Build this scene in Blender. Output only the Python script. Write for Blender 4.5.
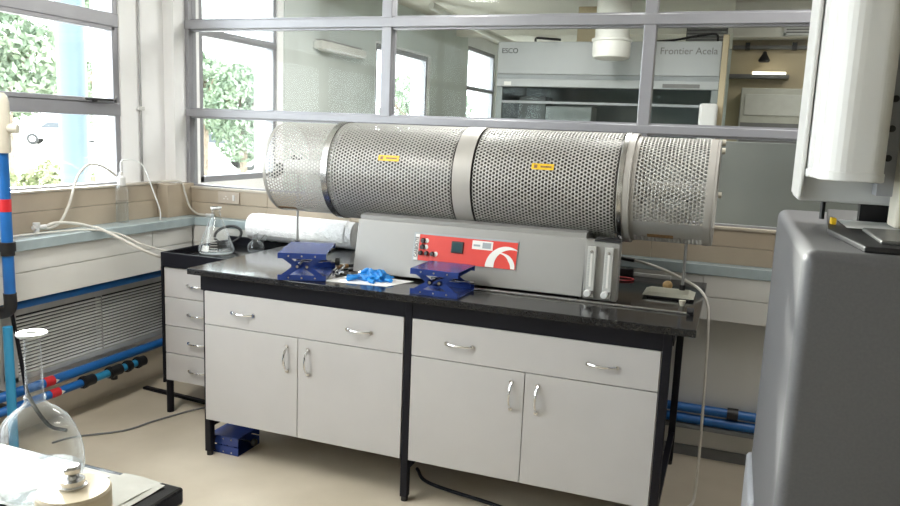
import bpy, bmesh, math, random
from mathutils import Vector, Matrix, noise as mnoise
random.seed(7)
SC = bpy.context.scene
for o in list(bpy.data.objects):
    bpy.data.objects.remove(o)
COL = SC.collection

# ------------------------------------------------------------------ camera
cd = bpy.data.cameras.new('camera')
cd.sensor_width = 36.0
cd.lens = 756.83 / 900 * 36
cd.clip_start = 0.05
cd.clip_end = 300
cam = bpy.data.objects.new('camera', cd)
COL.objects.link(cam)
YAW, PITCH, ROLL = 0.3537, -0.1605, 0.0404
sy, cy, sp, cp = math.sin(YAW), math.cos(YAW), math.sin(PITCH), math.cos(PITCH)
fwd = Vector((-sy * cp, cy * cp, sp))
right = Vector((cy, sy, 0))
up = right.cross(fwd)
r2 = math.cos(ROLL) * right + math.sin(ROLL) * up
u2 = -math.sin(ROLL) * right + math.cos(ROLL) * up
M = Matrix((r2, u2, -fwd)).transposed().to_4x4()
M.translation = Vector((3.2964, -3.8019, 1.5575))
cam.matrix_world = M
SC.camera = cam

# ------------------------------------------------------------------ world, sun, exposure
W = bpy.data.worlds.new('sky')
SC.world = W
W.use_nodes = True
nt = W.node_tree
nt.nodes.clear()
wo = nt.nodes.new('ShaderNodeOutputWorld')
bg = nt.nodes.new('ShaderNodeBackground')
bg.inputs['Color'].default_value = (0.90, 0.95, 1.0, 1)
bg.inputs['Strength'].default_value = 6.5
nt.links.new(bg.outputs[0], wo.inputs[0])

sd = bpy.data.lights.new('sun', 'SUN')
sd.energy = 9.0
sd.angle = math.radians(1.5)
sd.color = (1.0, 0.95, 0.88)
sun = bpy.data.objects.new('sun', sd)
COL.objects.link(sun)
sdir = Vector((1.0, -0.75, -0.305)).normalized()
sun.rotation_euler = sdir.to_track_quat('-Z', 'Y').to_euler()
sun.location = (-6, 6, 5)

# unseen fill lamps added under the ceiling to brighten the two rooms
for i, (lx, ly, lw) in enumerate(((1.0, -2.45, 30), (3.7, -0.95, 11), (1.7, 0.72, 40), (2.7, 0.72, 22), (4.2, 2.3, 9))):
    ld = bpy.data.lights.new('fill_lamp', 'AREA')
    ld.shape = 'RECTANGLE'
    ld.size, ld.size_y = 0.25, 1.2
    ld.energy = lw
    ld.color = (1.0, 0.975, 0.94)
    lo = bpy.data.objects.new('fill_lamp', ld)
    lo.location = (lx, ly, 2.735)
    COL.objects.link(lo)

SC.view_settings.view_transform = 'Standard'
SC.view_settings.look = 'None'
SC.view_settings.gamma = 1.0
SC.view_settings.use_curve_mapping = False
SC.view_settings.exposure = 0.80
SC.cycles.use_denoising = True
SC.cycles.max_bounces = 10
SC.cycles.diffuse_bounces = 5
SC.cycles.glossy_bounces = 5
SC.cycles.transparent_max_bounces = 24
SC.cycles.transmission_bounces = 8
SC.cycles.caustics_reflective = False
SC.cycles.caustics_refractive = False
SC.cycles.sample_clamp_indirect = 8.0


# ------------------------------------------------------------------ materials
def mat(name, col, rough=0.5, metal=0.0, var=0.06, scale=12.0, bump=0.0, bscale=60.0, spec=0.5, col2=None, stretch=None):
    m = bpy.data.materials.new(name)
    m.use_nodes = True
    n, l = m.node_tree.nodes, m.node_tree.links
    b = n['Principled BSDF']
    b.inputs['Roughness'].default_value = rough
    b.inputs['Metallic'].default_value = metal
    b.inputs['Specular IOR Level'].default_value = spec
    tc = n.new('ShaderNodeTexCoord')
    src = tc.outputs['Object']
    if stretch:
        mp = n.new('ShaderNodeMapping')
        mp.inputs['Scale'].default_value = stretch
        l.new(src, mp.inputs['Vector'])
        src = mp.outputs['Vector']
    t = n.new('ShaderNodeTexNoise')
    t.inputs['Scale'].default_value = scale
    t.inputs['Detail'].default_value = 5
    l.new(src, t.inputs['Vector'])
    r = n.new('ShaderNodeValToRGB')
    c1 = col2 if col2 else tuple(c * (1 - var) for c in col)
    c2 = col if col2 else tuple(min(1, c * (1 + var)) for c in col)
    r.color_ramp.elements[0].position = 0.35
    r.color_ramp.elements[1].position = 0.68
    r.color_ramp.elements[0].color = (*c1, 1)
    r.color_ramp.elements[1].color = (*c2, 1)
    l.new(t.outputs['Fac'], r.inputs['Fac'])
    l.new(r.outputs['Color'], b.inputs['Base Color'])
    if bump:
        t2 = n.new('ShaderNodeTexNoise')
        t2.inputs['Scale'].default_value = bscale
        t2.inputs['Detail'].default_value = 3
        l.new(src, t2.inputs['Vector'])
        bp = n.new('ShaderNodeBump')
        bp.inputs['Strength'].default_value = bump
        bp.inputs['Distance'].default_value = 0.01
        l.new(t2.outputs['Fac'], bp.inputs['Height'])
        l.new(bp.outputs['Normal'], b.inputs['Normal'])
    return m


def glass(name, tint=(0.97, 0.99, 0.98), rough=0.02, refl=1.0, rim=0.0, rimcol=(0.45, 0.5, 0.52)):
    """thin clear glass: see-through, reflecting by the Fresnel law"""
    m = bpy.data.materials.new(name)
    m.use_nodes = True
    n, l = m.node_tree.nodes, m.node_tree.links
    n.clear()
    out = n.new('ShaderNodeOutputMaterial')
    tr = n.new('ShaderNodeBsdfTransparent')
    tr.inputs['Color'].default_value = (*tint, 1)
    gl = n.new('ShaderNodeBsdfGlossy')
    gl.inputs['Roughness'].default_value = rough
    gl.inputs['Color'].default_value = (refl, refl, refl, 1)
    # Schlick reflectance from the facing angle (same on both sides of the sheet)
    lf = n.new('ShaderNodeLayerWeight')
    lf.inputs['Blend'].default_value = 0.5
    pw = n.new('ShaderNodeMath')
    pw.operation = 'POWER'
    pw.inputs[1].default_value = 5.0
    l.new(lf.outputs['Facing'], pw.inputs[0])
    fr = n.new('ShaderNodeMath')
    fr.operation = 'MULTIPLY_ADD'
    fr.inputs[1].default_value = 0.90
    fr.inputs[2].default_value = 0.04
    l.new(pw.outputs[0], fr.inputs[0])
    mx = n.new('ShaderNodeMixShader')
    l.new(fr.outputs[0], mx.inputs[0])
    l.new(tr.outputs[0], mx.inputs[1])
    l.new(gl.outputs[0], mx.inputs[2])
    last = mx
    if rim:
        lw = n.new('ShaderNodeLayerWeight')
        lw.inputs['Blend'].default_value = 0.25
        mm = n.new('ShaderNodeMath')
        mm.operation = 'MULTIPLY'
        mm.inputs[1].default_value = rim
        l.new(lw.outputs['Facing'], mm.inputs[0])
        df = n.new('ShaderNodeBsdfDiffuse')
        df.inputs['Color'].default_value = (*rimcol, 1)
        mx2 = n.new('ShaderNodeMixShader')
        l.new(mm.outputs[0], mx2.inputs[0])
        l.new(mx.outputs[0], mx2.inputs[1])
        l.new(df.outputs[0], mx2.inputs[2])
        last = mx2
    l.new(last.outputs[0], out.inputs['Surface'])
    return m


def leafmat(name, c1, c2):
    m = mat(name, c1, 0.6, 0, scale=3.0, col2=c2)
    return m


MT = dict(
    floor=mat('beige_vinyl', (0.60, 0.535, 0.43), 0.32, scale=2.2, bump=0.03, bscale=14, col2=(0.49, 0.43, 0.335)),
    wall=mat('cream_paint', (0.34, 0.33, 0.30), 0.6, scale=3),
    wallwhite=mat('white_paint', (0.90, 0.90, 0.91), 0.55, scale=3, var=0.03),
    wallgrey=mat('grey_green_paint', (0.64, 0.69, 0.67), 0.55, scale=2.0, var=0.08),
    tan=mat('tan_board', (0.50, 0.42, 0.28), 0.6, scale=2.5, var=0.12),
    ceil=mat('ceiling_paint', (0.74, 0.72, 0.66), 0.8, scale=2, var=0.05),
    alu=mat('painted_aluminium', (0.31, 0.31, 0.335), 0.38, 0.25, scale=6, var=0.04),
    tile=mat('brown_tile', (0.42, 0.352, 0.27), 0.4, scale=5, var=0.05),
    tilecap=mat('tile_cap', (0.47, 0.42, 0.35), 0.4, scale=8),
    ledge=mat('blue_grey_laminate', (0.36, 0.43, 0.45), 0.25, scale=20, var=0.06),
    panel=mat('cream_panel', (0.66, 0.655, 0.63), 0.5, scale=4, var=0.03),
    skirt=mat('grey_skirting', (0.17, 0.175, 0.18), 0.5),
    blue=mat('blue_pipe', (0.012, 0.13, 0.42), 0.35, scale=10, var=0.12),
    teal=mat('light_blue_pipe', (0.03, 0.27, 0.50), 0.35, scale=10),
    red=mat('red_plastic', (0.62, 0.02, 0.03), 0.4),
    black=mat('black_plastic', (0.012, 0.012, 0.014), 0.45),
    blackmetal=mat('black_steel', (0.006, 0.006, 0.010), 0.42, 0.0, spec=0.22),
    granite=mat('black_worktop', (0.020, 0.020, 0.022), 0.12, scale=180, col2=(0.008, 0.008, 0.009)),
    cab=mat('white_laminate', (0.475, 0.462, 0.458), 0.42, scale=5, var=0.025),
    chrome=mat('chrome', (0.75, 0.75, 0.76), 0.12, 1.0, var=0.02),
    rodgrey=mat('rod_grey', (0.42, 0.42, 0.42), 0.3, 0.4, var=0.04),
    steel=mat('steel', (0.55, 0.55, 0.55), 0.25, 1.0, var=0.05),
    brushed=mat('brushed_steel', (0.5, 0.5, 0.5), 0.33, 1.0, scale=4, var=0.1, stretch=(1, 30, 30)),
    furn=mat('warm_grey_enamel', (0.30, 0.294, 0.282), 0.40, 0.15, scale=3, var=0.03),
    mesh=mat('perforated_grey_paint', (0.42, 0.41, 0.385), 0.38, 0.25, scale=6, var=0.04),
    band=mat('grey_band_paint', (0.42, 0.40, 0.37), 0.4, 0.1, scale=6, var=0.03),
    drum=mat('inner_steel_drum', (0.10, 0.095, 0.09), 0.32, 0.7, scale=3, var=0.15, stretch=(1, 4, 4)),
    white=mat('white_plastic', (0.66, 0.66, 0.65), 0.35, scale=5, var=0.02),
    cream=mat('cream_plastic', (0.66, 0.62, 0.52), 0.4, scale=5, var=0.04),
    panelred=mat('red_panel', (0.62, 0.035, 0.022), 0.4, scale=6, var=0.05),
    printwhite=mat('white_print', (0.75, 0.74, 0.71), 0.45, var=0.02),
    printgrey=mat('grey_print', (0.32, 0.35, 0.37), 0.5, var=0.02),
    yellow=mat('yellow_label', (0.75, 0.47, 0.01), 0.45, var=0.04),
    brownlab=mat('brown_label', (0.26, 0.14, 0.05), 0.45, scale=120, var=0.3),
    screen=mat('dark_screen', (0.02, 0.06, 0.07), 0.15),
    jack=mat('blue_enamel', (0.020, 0.045, 0.20), 0.24, 0.1, scale=8, var=0.15),
    glove=mat('blue_nitrile', (0.01, 0.22, 0.62), 0.45, scale=30, var=0.2),
    paper=mat('white_paper', (0.80, 0.80, 0.78), 0.7, scale=6, var=0.03),
    oldpaper=mat('creased_paper', (0.46, 0.455, 0.41), 0.7, scale=14, var=0.08, bump=0.2, bscale=9),
    foam=mat('white_wrap', (0.90, 0.90, 0.91), 0.5, scale=40, var=0.05, bump=0.8, bscale=70),
    hose=mat('clear_hose', (0.62, 0.60, 0.55), 0.3, scale=20),
    standbase=mat('cream_enamel', (0.40, 0.40, 0.33), 0.4, scale=10, var=0.06),
    cork=mat('wood_ball', (0.60, 0.40, 0.18), 0.5, scale=30, var=0.2),
    block=mat('cream_ceramic', (0.70, 0.60, 0.44), 0.5, scale=14, var=0.06, stretch=(1, 1, 6)),
    greybox=mat('grey_moulded_plastic', (0.115, 0.115, 0.122), 0.48, scale=160, var=0.05, bump=0.05, bscale=300),
    greylite=mat('light_grey_plastic', (0.36, 0.37, 0.40), 0.35, scale=30, var=0.04),
    duct=mat('white_duct', (0.72, 0.72, 0.68), 0.35, var=0.03),
    hoodw=mat('hood_enamel', (0.40, 0.42, 0.425), 0.35, scale=3, var=0.03),
    hoodband=mat('hood_band', (0.27, 0.29, 0.30), 0.35, var=0.03),
    hoodin=mat('hood_interior', (0.24, 0.27, 0.27), 0.5, var=0.06),
    dull=mat('dull_grey_green_board', (0.20, 0.21, 0.197), 0.5, scale=2, var=0.12),
    louv=mat('dark_louvre', (0.16, 0.16, 0.155), 0.4, 0.3),
    ventslat=mat('vent_slat', (0.74, 0.74, 0.73), 0.45, var=0.03),
    louvslat=mat('grey_louvre_slat', (0.40, 0.40, 0.39), 0.4, 0.4),
    bark=mat('bark', (0.22, 0.17, 0.13), 0.9, scale=12, var=0.3),
    leafA=leafmat('leaf_green', (0.30, 0.36, 0.25), (0.11, 0.16, 0.10)),
    leafB=leafmat('leaf_yellow_green', (0.34, 0.35, 0.20), (0.15, 0.19, 0.09)),
    ground=mat('pale_paving', (0.62, 0.60, 0.55), 0.9, scale=0.8, var=0.12),
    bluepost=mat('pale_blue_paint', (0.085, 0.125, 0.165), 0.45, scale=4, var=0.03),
    carpaint=mat('white_car_paint', (0.75, 0.77, 0.80), 0.2, var=0.02),
    carglass=mat('dark_car_glass', (0.05, 0.06, 0.07), 0.1),
    tyre=mat('tyre', (0.03, 0.03, 0.03), 0.7),
    clear=glass('window_glass'),
    part=glass('partition_glass', (0.94, 0.955, 0.95), 0.02, 0.14),
    lab=glass('lab_glass', (0.965, 0.975, 0.975), 0.03, 1.0, 0.55, (0.60, 0.64, 0.67)),
    water=glass('clear_liquid', (0.96, 0.975, 0.98), 0.02, 0.8, 0.2),
    whitebright=mat('glossy_white', (0.80, 0.80, 0.79), 0.3, var=0.02),
    squeeze=mat('translucent_plastic', (0.80, 0.82, 0.82), 0.35, var=0.02),
)
lampm = bpy.data.materials.new('lit_tube')
lampm.use_nodes = True
lampm.node_tree.nodes['Principled BSDF'].inputs['Emission Color'].default_value = (1, 0.93, 0.75, 1)
lampm.node_tree.nodes['Principled BSDF'].inputs['Emission Strength'].default_value = 4.0
MT['lamp'] = lampm


milky = glass('bottle_plastic', (0.985, 0.99, 0.99), 0.15, 0.8, 0.28, (0.92, 0.93, 0.93))


# ------------------------------------------------------------------ mesh helpers
def NB():
    return bmesh.new()


def merge(dst, src):
    me = bpy.data.meshes.new('tmp')
    src.to_mesh(me)
    src.free()
    dst.from_mesh(me)
    bpy.data.meshes.remove(me)
    return dst


def box(bm, x0, x1, y0, y1, z0, z1, bev=0.0, seg=2):
    t = bmesh.new()
    bmesh.ops.create_cube(t, size=1)
    for v in t.verts:
        v.co = Vector((x0 + (v.co.x + .5) * (x1 - x0), y0 + (v.co.y + .5) * (y1 - y0), z0 + (v.co.z + .5) * (z1 - z0)))
    if bev:
        bmesh.ops.bevel(t, geom=list(t.edges), offset=bev, segments=seg, affect='EDGES', profile=0.5)
    return merge(bm, t)


def prism(bm, poly, axis, a, b, bev=0.0):
    """extrude a 2D polygon; axis 'x': poly is (y,z); 'y': (x,z); 'z': (x,y)"""
    t = bmesh.new()
    def P(p, h):
        return {'x': (h, p[0], p[1]), 'y': (p[0], h, p[1]), 'z': (p[0], p[1], h)}[axis]
    A = [t.verts.new(P(p, a)) for p in poly]
    B = [t.verts.new(P(p, b)) for p in poly]
    n = len(poly)
    t.faces.new(A[::-1])
    t.faces.new(B)
    for i in range(n):
        t.faces.new((A[i], A[(i + 1) % n], B[(i + 1) % n], B[i]))
    bmesh.ops.recalc_face_normals(t, faces=t.faces)
    if bev:
        bmesh.ops.bevel(t, geom=list(t.edges), offset=bev, segments=2, affect='EDGES', profile=0.5)
    return merge(bm, t)


def lathe(bm, prof, center=(0, 0, 0), axis='z', n=40, close=False):
    """prof: list of (radius, height) revolved round the axis"""
    t = bmesh.new()
    rings = []
    for r, h in prof:
        ring = []
        if r < 1e-6:
            ring = [t.verts.new((0, 0, h))]
        else:
            ring = [t.verts.new((r * math.cos(2 * math.pi * k / n), r * math.sin(2 * math.pi * k / n), h)) for k in range(n)]
        rings.append(ring)
    pairs = list(zip(rings[:-1], rings[1:]))
    if close:
        pairs.append((rings[-1], rings[0]))
    for A, B in pairs:
        for k in range(n):
            k2 = (k + 1) % n
            if len(A) == 1 and len(B) == 1:
                continue
            if len(A) == 1:
                t.faces.new((A[0], B[k2], B[k]))
            elif len(B) == 1:
                t.faces.new((A[k], A[k2], B[0]))
            else:
                t.faces.new((A[k], A[k2], B[k2], B[k]))
    for f in t.faces:
        f.smooth = True
    bmesh.ops.recalc_face_normals(t, faces=t.faces)
    R = {'z': Matrix.Identity(4), 'x': Matrix.Rotation(math.pi / 2, 4, 'Y'), 'y': Matrix.Rotation(-math.pi / 2, 4, 'X')}[axis]
    t.transform(Matrix.Translation(center) @ R)
    return merge(bm, t)


def cyl(bm, p, q, r, n=20, r2=None):
    p, q = Vector(p), Vector(q)
    d = q - p
    t = bmesh.new()
    bmesh.ops.create_cone(t, cap_ends=True, segments=n, radius1=r, radius2=r if r2 is None else r2, depth=d.length)
    t.transform(Matrix.Translation((p + q) / 2) @ d.to_track_quat('Z', 'Y').to_matrix().to_4x4())
    for f in t.faces:
        f.smooth = len(f.verts) == 4
    return merge(bm, t)


def sph(bm, c, r, sc=(1, 1, 1), u=20, v=12):
    t = bmesh.new()
    bmesh.ops.create_uvsphere(t, u_segments=u, v_segments=v, radius=r)
    t.transform(Matrix.Translation(c) @ Matrix.Diagonal((*sc, 1)))
    for f in t.faces:
        f.smooth = True
    return merge(bm, t)


def smooth_path(pts, sub=8):
    P = [Vector(p) for p in pts]
    if len(P) < 3:
        return P
    P = [2 * P[0] - P[1]] + P + [2 * P[-1] - P[-2]]
    out = []
    for i in range(1, len(P) - 2):
        for k in range(sub):
            t = k / sub
            a, b, c, d = P[i - 1], P[i], P[i + 1], P[i + 2]
            out.append(0.5 * ((2 * b) + (c - a) * t + (2 * a - 5 * b + 4 * c - d) * t * t + (3 * b - a - 3 * c + d) * t ** 3))
    out.append(P[-2])
    return out


def tube(bm, pts, r, n=10, smooth=True, sub=8):
    P = smooth_path(pts, sub) if smooth else [Vector(p) for p in pts]
    t = bmesh.new()
    rings = []
    up_ = Vector((0, 0, 1))
    prev = None
    for i, p in enumerate(P):
        d = (P[min(i + 1, len(P) - 1)] - P[max(i - 1, 0)]).normalized()
        if prev is None:
            a = d.cross(up_ if abs(d.z) < 0.9 else Vector((1, 0, 0))).normalized()
        else:
            a = (prev - d * prev.dot(d)).normalized()
        prev = a
        b = d.cross(a)
        rings.append([t.verts.new(p + r * (a * math.cos(2 * math.pi * k / n) + b * math.sin(2 * math.pi * k / n))) for k in range(n)])
    for A, B in zip(rings[:-1], rings[1:]):
        for k in range(n):
            t.faces.new((A[k], A[(k + 1) % n], B[(k + 1) % n], B[k]))
    t.faces.new(rings[0][::-1])
    t.faces.new(rings[-1])
    bmesh.ops.recalc_face_normals(t, faces=t.faces)
    for f in t.faces:
        f.smooth = len(f.verts) == 4
    return merge(bm, t)


def world_loc(o):
    v = Vector((0, 0, 0))
    while o is not None:
        v += o.location
        o = o.parent
    return v


def obj(name, bm, m, parent=None, label=None, local=False):
    """link a bmesh (in world coordinates unless local) as ONE mesh object"""
    for e in bm.edges:
        if len(e.link_faces) == 2 and e.calc_face_angle(0) > 0.62:
            e.smooth = False
    me = bpy.data.meshes.new(name)
    if parent is not None and not local:
        bm.transform(Matrix.Translation(-world_loc(parent)))
    bm.to_mesh(me)
    bm.free()
    me.materials.append(MT[m] if isinstance(m, str) else m)
    o = bpy.data.objects.new(name, me)
    COL.objects.link(o)
    if parent is not None:
        o.parent = parent
    if label:
        o['label'] = label
    return o


def thing(name, label, cat, loc=(0, 0, 0), rotz=0.0, group=None):
    o = bpy.data.objects.new(name, None)
    COL.objects.link(o)
    o.location = loc
    o.rotation_euler = (0, 0, rotz)
    o.empty_display_size = 0.05
    o['label'] = label
    o['category'] = cat
    if group:
        o['group'] = group
    return o


def tag(o, label, cat, group=None):
    o['label'] = label
    o['category'] = cat
    if group:
        o['group'] = group
    return o


def single(name, bm, m, label, cat, group=None):
    """a thing that is one mesh; its origin goes to the middle of its base"""
    xs = [v.co.x for v in bm.verts]
    ys = [v.co.y for v in bm.verts]
    zs = [v.co.z for v in bm.verts]
    c = Vector(((min(xs) + max(xs)) / 2, (min(ys) + max(ys)) / 2, min(zs)))
    bm.transform(Matrix.Translation(-c))
    o = obj(name, bm, m)
    o.location = c
    return tag(o, label, cat, group)


def struct(name, bm, m, parent=None, label=None):
    o = obj(name, bm, m, parent)
    if parent is None:
        o['kind'] = 'structure'
    if label:
        o['label'] = label
    return o


def sbox(name, m, *a, parent=None, bev=0.0):
    return struct(name, box(NB(), *a, bev), m, parent)


def copy_tree(root, loc, rotz=0.0, label=None, group=None):
    r = root.copy()
    COL.objects.link(r)
    r.location = loc
    r.rotation_euler = (0, 0, rotz)
    if label:
        r['label'] = label
    if group:
        r['group'] = group
    for ch in list(root.children):
        c = ch.copy()
        COL.objects.link(c)
        c.parent = r
        for g in list(ch.children):
            d = g.copy()
            COL.objects.link(d)
            d.parent = c
    return r


def text_bm(s, size, x, z, y, depth=0.0012, rot=0.0, align='CENTER', sx=1.0):
    """lettering standing upright, facing -y, centred at (x, z) on plane y"""
    cu = bpy.data.curves.new('lettering', 'FONT')
    cu.body = s
    cu.size = size
    cu.align_x = align
    cu.align_y = 'CENTER'
    cu.extrude = depth
    o = bpy.data.objects.new('lettering', cu)
    COL.objects.link(o)
    dg = bpy.context.evaluated_depsgraph_get()
    me = bpy.data.meshes.new_from_object(o.evaluated_get(dg))
    bpy.data.objects.remove(o)
    bm = NB()
    bm.from_mesh(me)
    bpy.data.meshes.remove(me)
    bm.transform(Matrix.Translation((x, y, z)) @ Matrix.Rotation(math.pi / 2, 4, 'X') @ Matrix.Rotation(rot, 4, 'Z') @ Matrix.Diagonal((sx, 1, 1, 1)))
    return bm


# ================================================================== ROOM SHELL
XL = 0.085           # inner face of the window wall
CEIL = 2.75
XR = 6.2
YF = -6.3
YN = 7.0             # far end of the next room
WT = 0.20            # thickness of the outer wall

sbox('floor', 'floor', XL - WT, XR + .1, YF - .1, YN + .1, -0.06, 0.0)
sbox('ceiling', 'ceil', XL - WT, XR + .1, YF - .1, YN + .1, CEIL, CEIL + .1)
# outer (left) wall: below the windows, above them, and the piers between them
bm = NB()
box(bm, XL - WT, XL, YF, YN, 0.0, 1.16)
box(bm, XL - WT, XL, YF, YN, 2.60, CEIL)
for a, b in ((YF, -5.6), (-0.45, -0.11), (-0.11, 0.21), (1.08, 2.70), (3.98, 5.25), (6.38, YN)):
    box(bm, XL - WT, XL, a, b, 1.16, 2.60)
box(bm, XL - WT, XL, 2.70, 3.98, 2.33, 2.60)
struct('wall_left', bm, 'wallwhite')
sbox('wall_right', 'wall', XR, XR + .1, YF, YN, 0, CEIL)
sbox('wall_front', 'wall', XL, XR, YF - .1, YF, 0, CEIL)
sbox('wall_far', 'wallgrey', XL, XR, YN, YN + .1, 0, CEIL)
# painted skin of the next room's window wall (cooler colour than ours)
bm = NB()
box(bm, XL, XL + .012, 1.16, 2.66, 0.0, CEIL)
box(bm, XL, XL + .012, 4.04, 5.20, 0.0, CEIL)
box(bm, XL, XL + .012, 2.66, 4.04, 2.35, CEIL)
struct('wall_left_next_room', bm, 'wallgrey')
# back wall below the glass
bm = NB()
box(bm, XL, XR, 0.0, 0.10, 0.0, 1.12)
struct('wall_back', bm, 'panel')
# corner column
sbox('trim_1', 'wallwhite', XL, 0.160, -0.11, -0.001, 1.18, CEIL)

# ---- partition window in the back wall
fr = NB()
for x0, x1 in ((0.095, 0.186), (1.455, 1.514), (2.830, 2.888), (4.20, 4.26), (5.55, 5.61), (XR - .06, XR)):
    box(fr, x0, x1, -0.012, 0.060, 1.12, CEIL, 0.004)
for z0, z1 in ((1.12, 1.160), (1.579, 1.620), (2.088, 2.138), (2.69, CEIL)):
    box(fr, 0.095, XR, -0.016, 0.064, z0, z1, 0.004)
# glazing beads: slim steps round each pane
for z0, z1 in ((1.160, 1.170), (1.569, 1.579), (1.620, 1.630), (2.078, 2.088), (2.138, 2.148)):
    box(fr, 0.186, XR - .06, 0.004, 0.044, z0, z1)
w2 = struct('window_2', fr, 'alu')
xs = (0.186, 1.455, 1.514, 2.830, 2.888, 4.20, 4.26, 5.55, 5.61, XR - .06)
zs = ((1.160, 1.579), (1.620, 2.088), (2.138, 2.69))
for i in range(0, 10, 2):
    for z0, z1 in zs:
        obj('pane', box(NB(), xs[i], xs[i + 1], 0.020, 0.026, z0, z1), 'part', w2)


# ---- windows in the outer wall
def outer_window(name, y0, y1, z1, rails, mull, sash=None):
    f = NB()
    x0, x1 = 0.015, 0.075
    box(f, x0, x1, y0, y0 + .05, 1.16, z1, .004)
    box(f, x0, x1, y1 - .035, y1, 1.16, z1, .004)
    box(f, x0, x1, y0, y1, 1.16, 1.20, .004)
    box(f, x0, x1, y0, y1, z1 - .05, z1, .004)
    for a, b in rails:
        box(f, x0, x1 + .006, y0, y1, a, b, .005)
    for m in mull:
        box(f, x0, x1, m - .03, m + .03, 1.16, z1, .004)
    w = struct(name, f, 'alu')
    obj('pane', box(NB(), 0.040, 0.045, y0 + .02, y1 - .02, 1.18, z1 - .02), 'clear', w)
    return w


w1 = outer_window('window_1', -5.6, -0.45, 2.60, ((1.562, 1.632), (2.036, 2.110)), (-1.78, -3.1, -4.4))
bm = NB()
for y0, y1 in ((-1.75, -0.485),):
    for a, b, c, d in ((y0, y1, 1.632, 1.655), (y0, y1, 2.015, 2.036), (y0, y0 + .022, 1.632, 2.036), (y1 - .022, y1, 1.632, 2.036)):
        box(bm, 0.045, 0.088, a, b, c, d, .003)
obj('opening_sash', bm, 'alu', w1)
bm = NB()
box(bm, 0.088, 0.104, -0.66, -0.635, 1.632, 1.650, .003)
box(bm, 0.100, 0.112, -0.72, -0.53, 1.640, 1.652, .004)
obj('window_handle', bm, 'black', w1, 'black lever handle')
outer_window('window_3', 0.21, 1.08, 2.60, ((1.58, 1.63), (2.085, 2.135)), ())
outer_window('window_4', 2.70, 3.98, 2.33, (), ())
outer_window('window_5', 5.25, 6.38, 2.60, ((2.07, 2.12),), ())

# ---- brown tile upstand below the glass, ledges and service boxes
def tiled(name, rects):
    bm = NB()
    for r in rects:
        box(bm, *r, 0.0025)
    return struct(name, bm, 'tile')


rs = []
ylist = [-5.9, -5.1, -4.3, -3.5, -2.7, -1.9, -1.45, -0.235]
for a, b in zip(ylist[:-1], ylist[1:]):
    rs += [(XL - .02, 0.130, a, b - .001, 0.985, 1.086), (XL - .02, 0.130, a, b - .001, 1.088, 1.178)]
rs += [(XL - .02, 0.204, -0.234, -0.002, 0.985, 1.178)]
tiled('trim_2', rs)
rs = []
xl = [0.206, 0.75, 1.30, 1.85, 2.40, 2.95, 3.50, 4.1, 4.7, 5.3, XR]
for a, b in zip(xl[:-1], xl[1:]):
    rs += [(a, b - .001, -0.030, 0.0, 0.985, 1.066), (a, b - .001, -0.030, 0.0, 1.068, 1.147)]
tiled('trim_3', rs)
bm = NB()
box(bm, 0.206, XR, -0.036, 0.004, 1.147, 1.161, 0.002)
struct('trim_4', bm, 'tilecap')
bm = NB()
box(bm, 0.02, 0.136, YF + .3, -0.236, 1.178, 1.190, 0.003)
struct('trim_5', bm, 'tilecap')
bm = NB()
prism(bm, [(XL, YF + .3), (0.29, YF + .3), (0.29, -0.105), (XR, -0.105), (XR, -0.0), (XL, -0.0)], 'z', 0.935, 0.985, 0.004)
struct('trim_6', bm, 'ledge')
# cream service boxes below the ledges (two rows of lids with fine joints)
bm = NB()
yl = [YF + .3, -5.2, -3.9, -2.7, -1.6, -0.437, -0.10]
for a, b in zip(yl[:-1], yl[1:]):
    box(bm, XL, 0.27, a, b - .004, 0.834, 0.935, .002)
for a, b in zip(yl[:-2:2], yl[2::2]):
    box(bm, XL, 0.268, a, b - .004, 0.70, 0.830, .002)
box(bm, XL, 0.262, YF + .3, -0.10, 0.70, 0.934)
struct('trim_7', bm, 'panel')
bm = NB()
xl = [0.272, 1.3, 2.3, 3.206, 4.3, 5.3, XR]
for a, b in zip(xl[:-1], xl[1:]):
    box(bm, a, b - .003, -0.097, 0, 0.832, 0.935, .002)
    box(bm, a, b - .003, -0.097, 0, 0.722, 0.828, .002)
box(bm, 0.272, XR, -0.090, 0, 0.722, 0.934)
struct('trim_8', bm, 'panel')
sbox('baseboard_back', 'skirt', XL, XR, -0.012, 0.0, 0.0, 0.052)
sbox('baseboard_shade_left', 'floor', XL, XL + .012, YF + .3, -0.012, 0.0, 0.17)  # raised tan strip: shade below the floor pipes put into its colour

# ================================================================== SERVICES ON THE WALLS
# heater grille under the left ledge
V = thing('wall_vent', 'long grey louvred heater grille under the window ledge', 'vent', (XL, -1.0, 0.27))
Y0, Y1 = -1.255, -0.12
bm = NB()
for a in ((Y0, Y1, 0.600, 0.640), (Y0, Y1, 0.272, 0.300), (Y0, Y0 + .03, 0.272, 0.640), (Y1 - .03, Y1, 0.272, 0.640)):
    box(bm, XL, 0.150, *a, .003)
obj('frame', bm, mat('vent_frame', (0.50, 0.50, 0.49), 0.4, 0.2), V)
obj('backing', box(NB(), XL, XL + .02, Y0 + .02, Y1 - .02, 0.28, 0.63), 'black', V)
k = 0
z = 0.306
while z < 0.596:
    bm = prism(NB(), [(0.140, z + .0075), (0.143, z + .008), (0.149, z + .0065), (0.149, z - .001), (0.147, z - .001), (0.147, z + .005)], 'y', Y0 + .028, Y1 - .028)
    obj('slat', bm, 'ventslat', V)
    z += 0.0172
obj('stiffener', box(NB(), 0.110, 0.1495, -0.705, -0.697, 0.300, 0.600), 'louvslat', V)

# blue pipes
def run(bm, pts, r, n=16):
    return tube(bm, pts, r, n, smooth=False)


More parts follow.
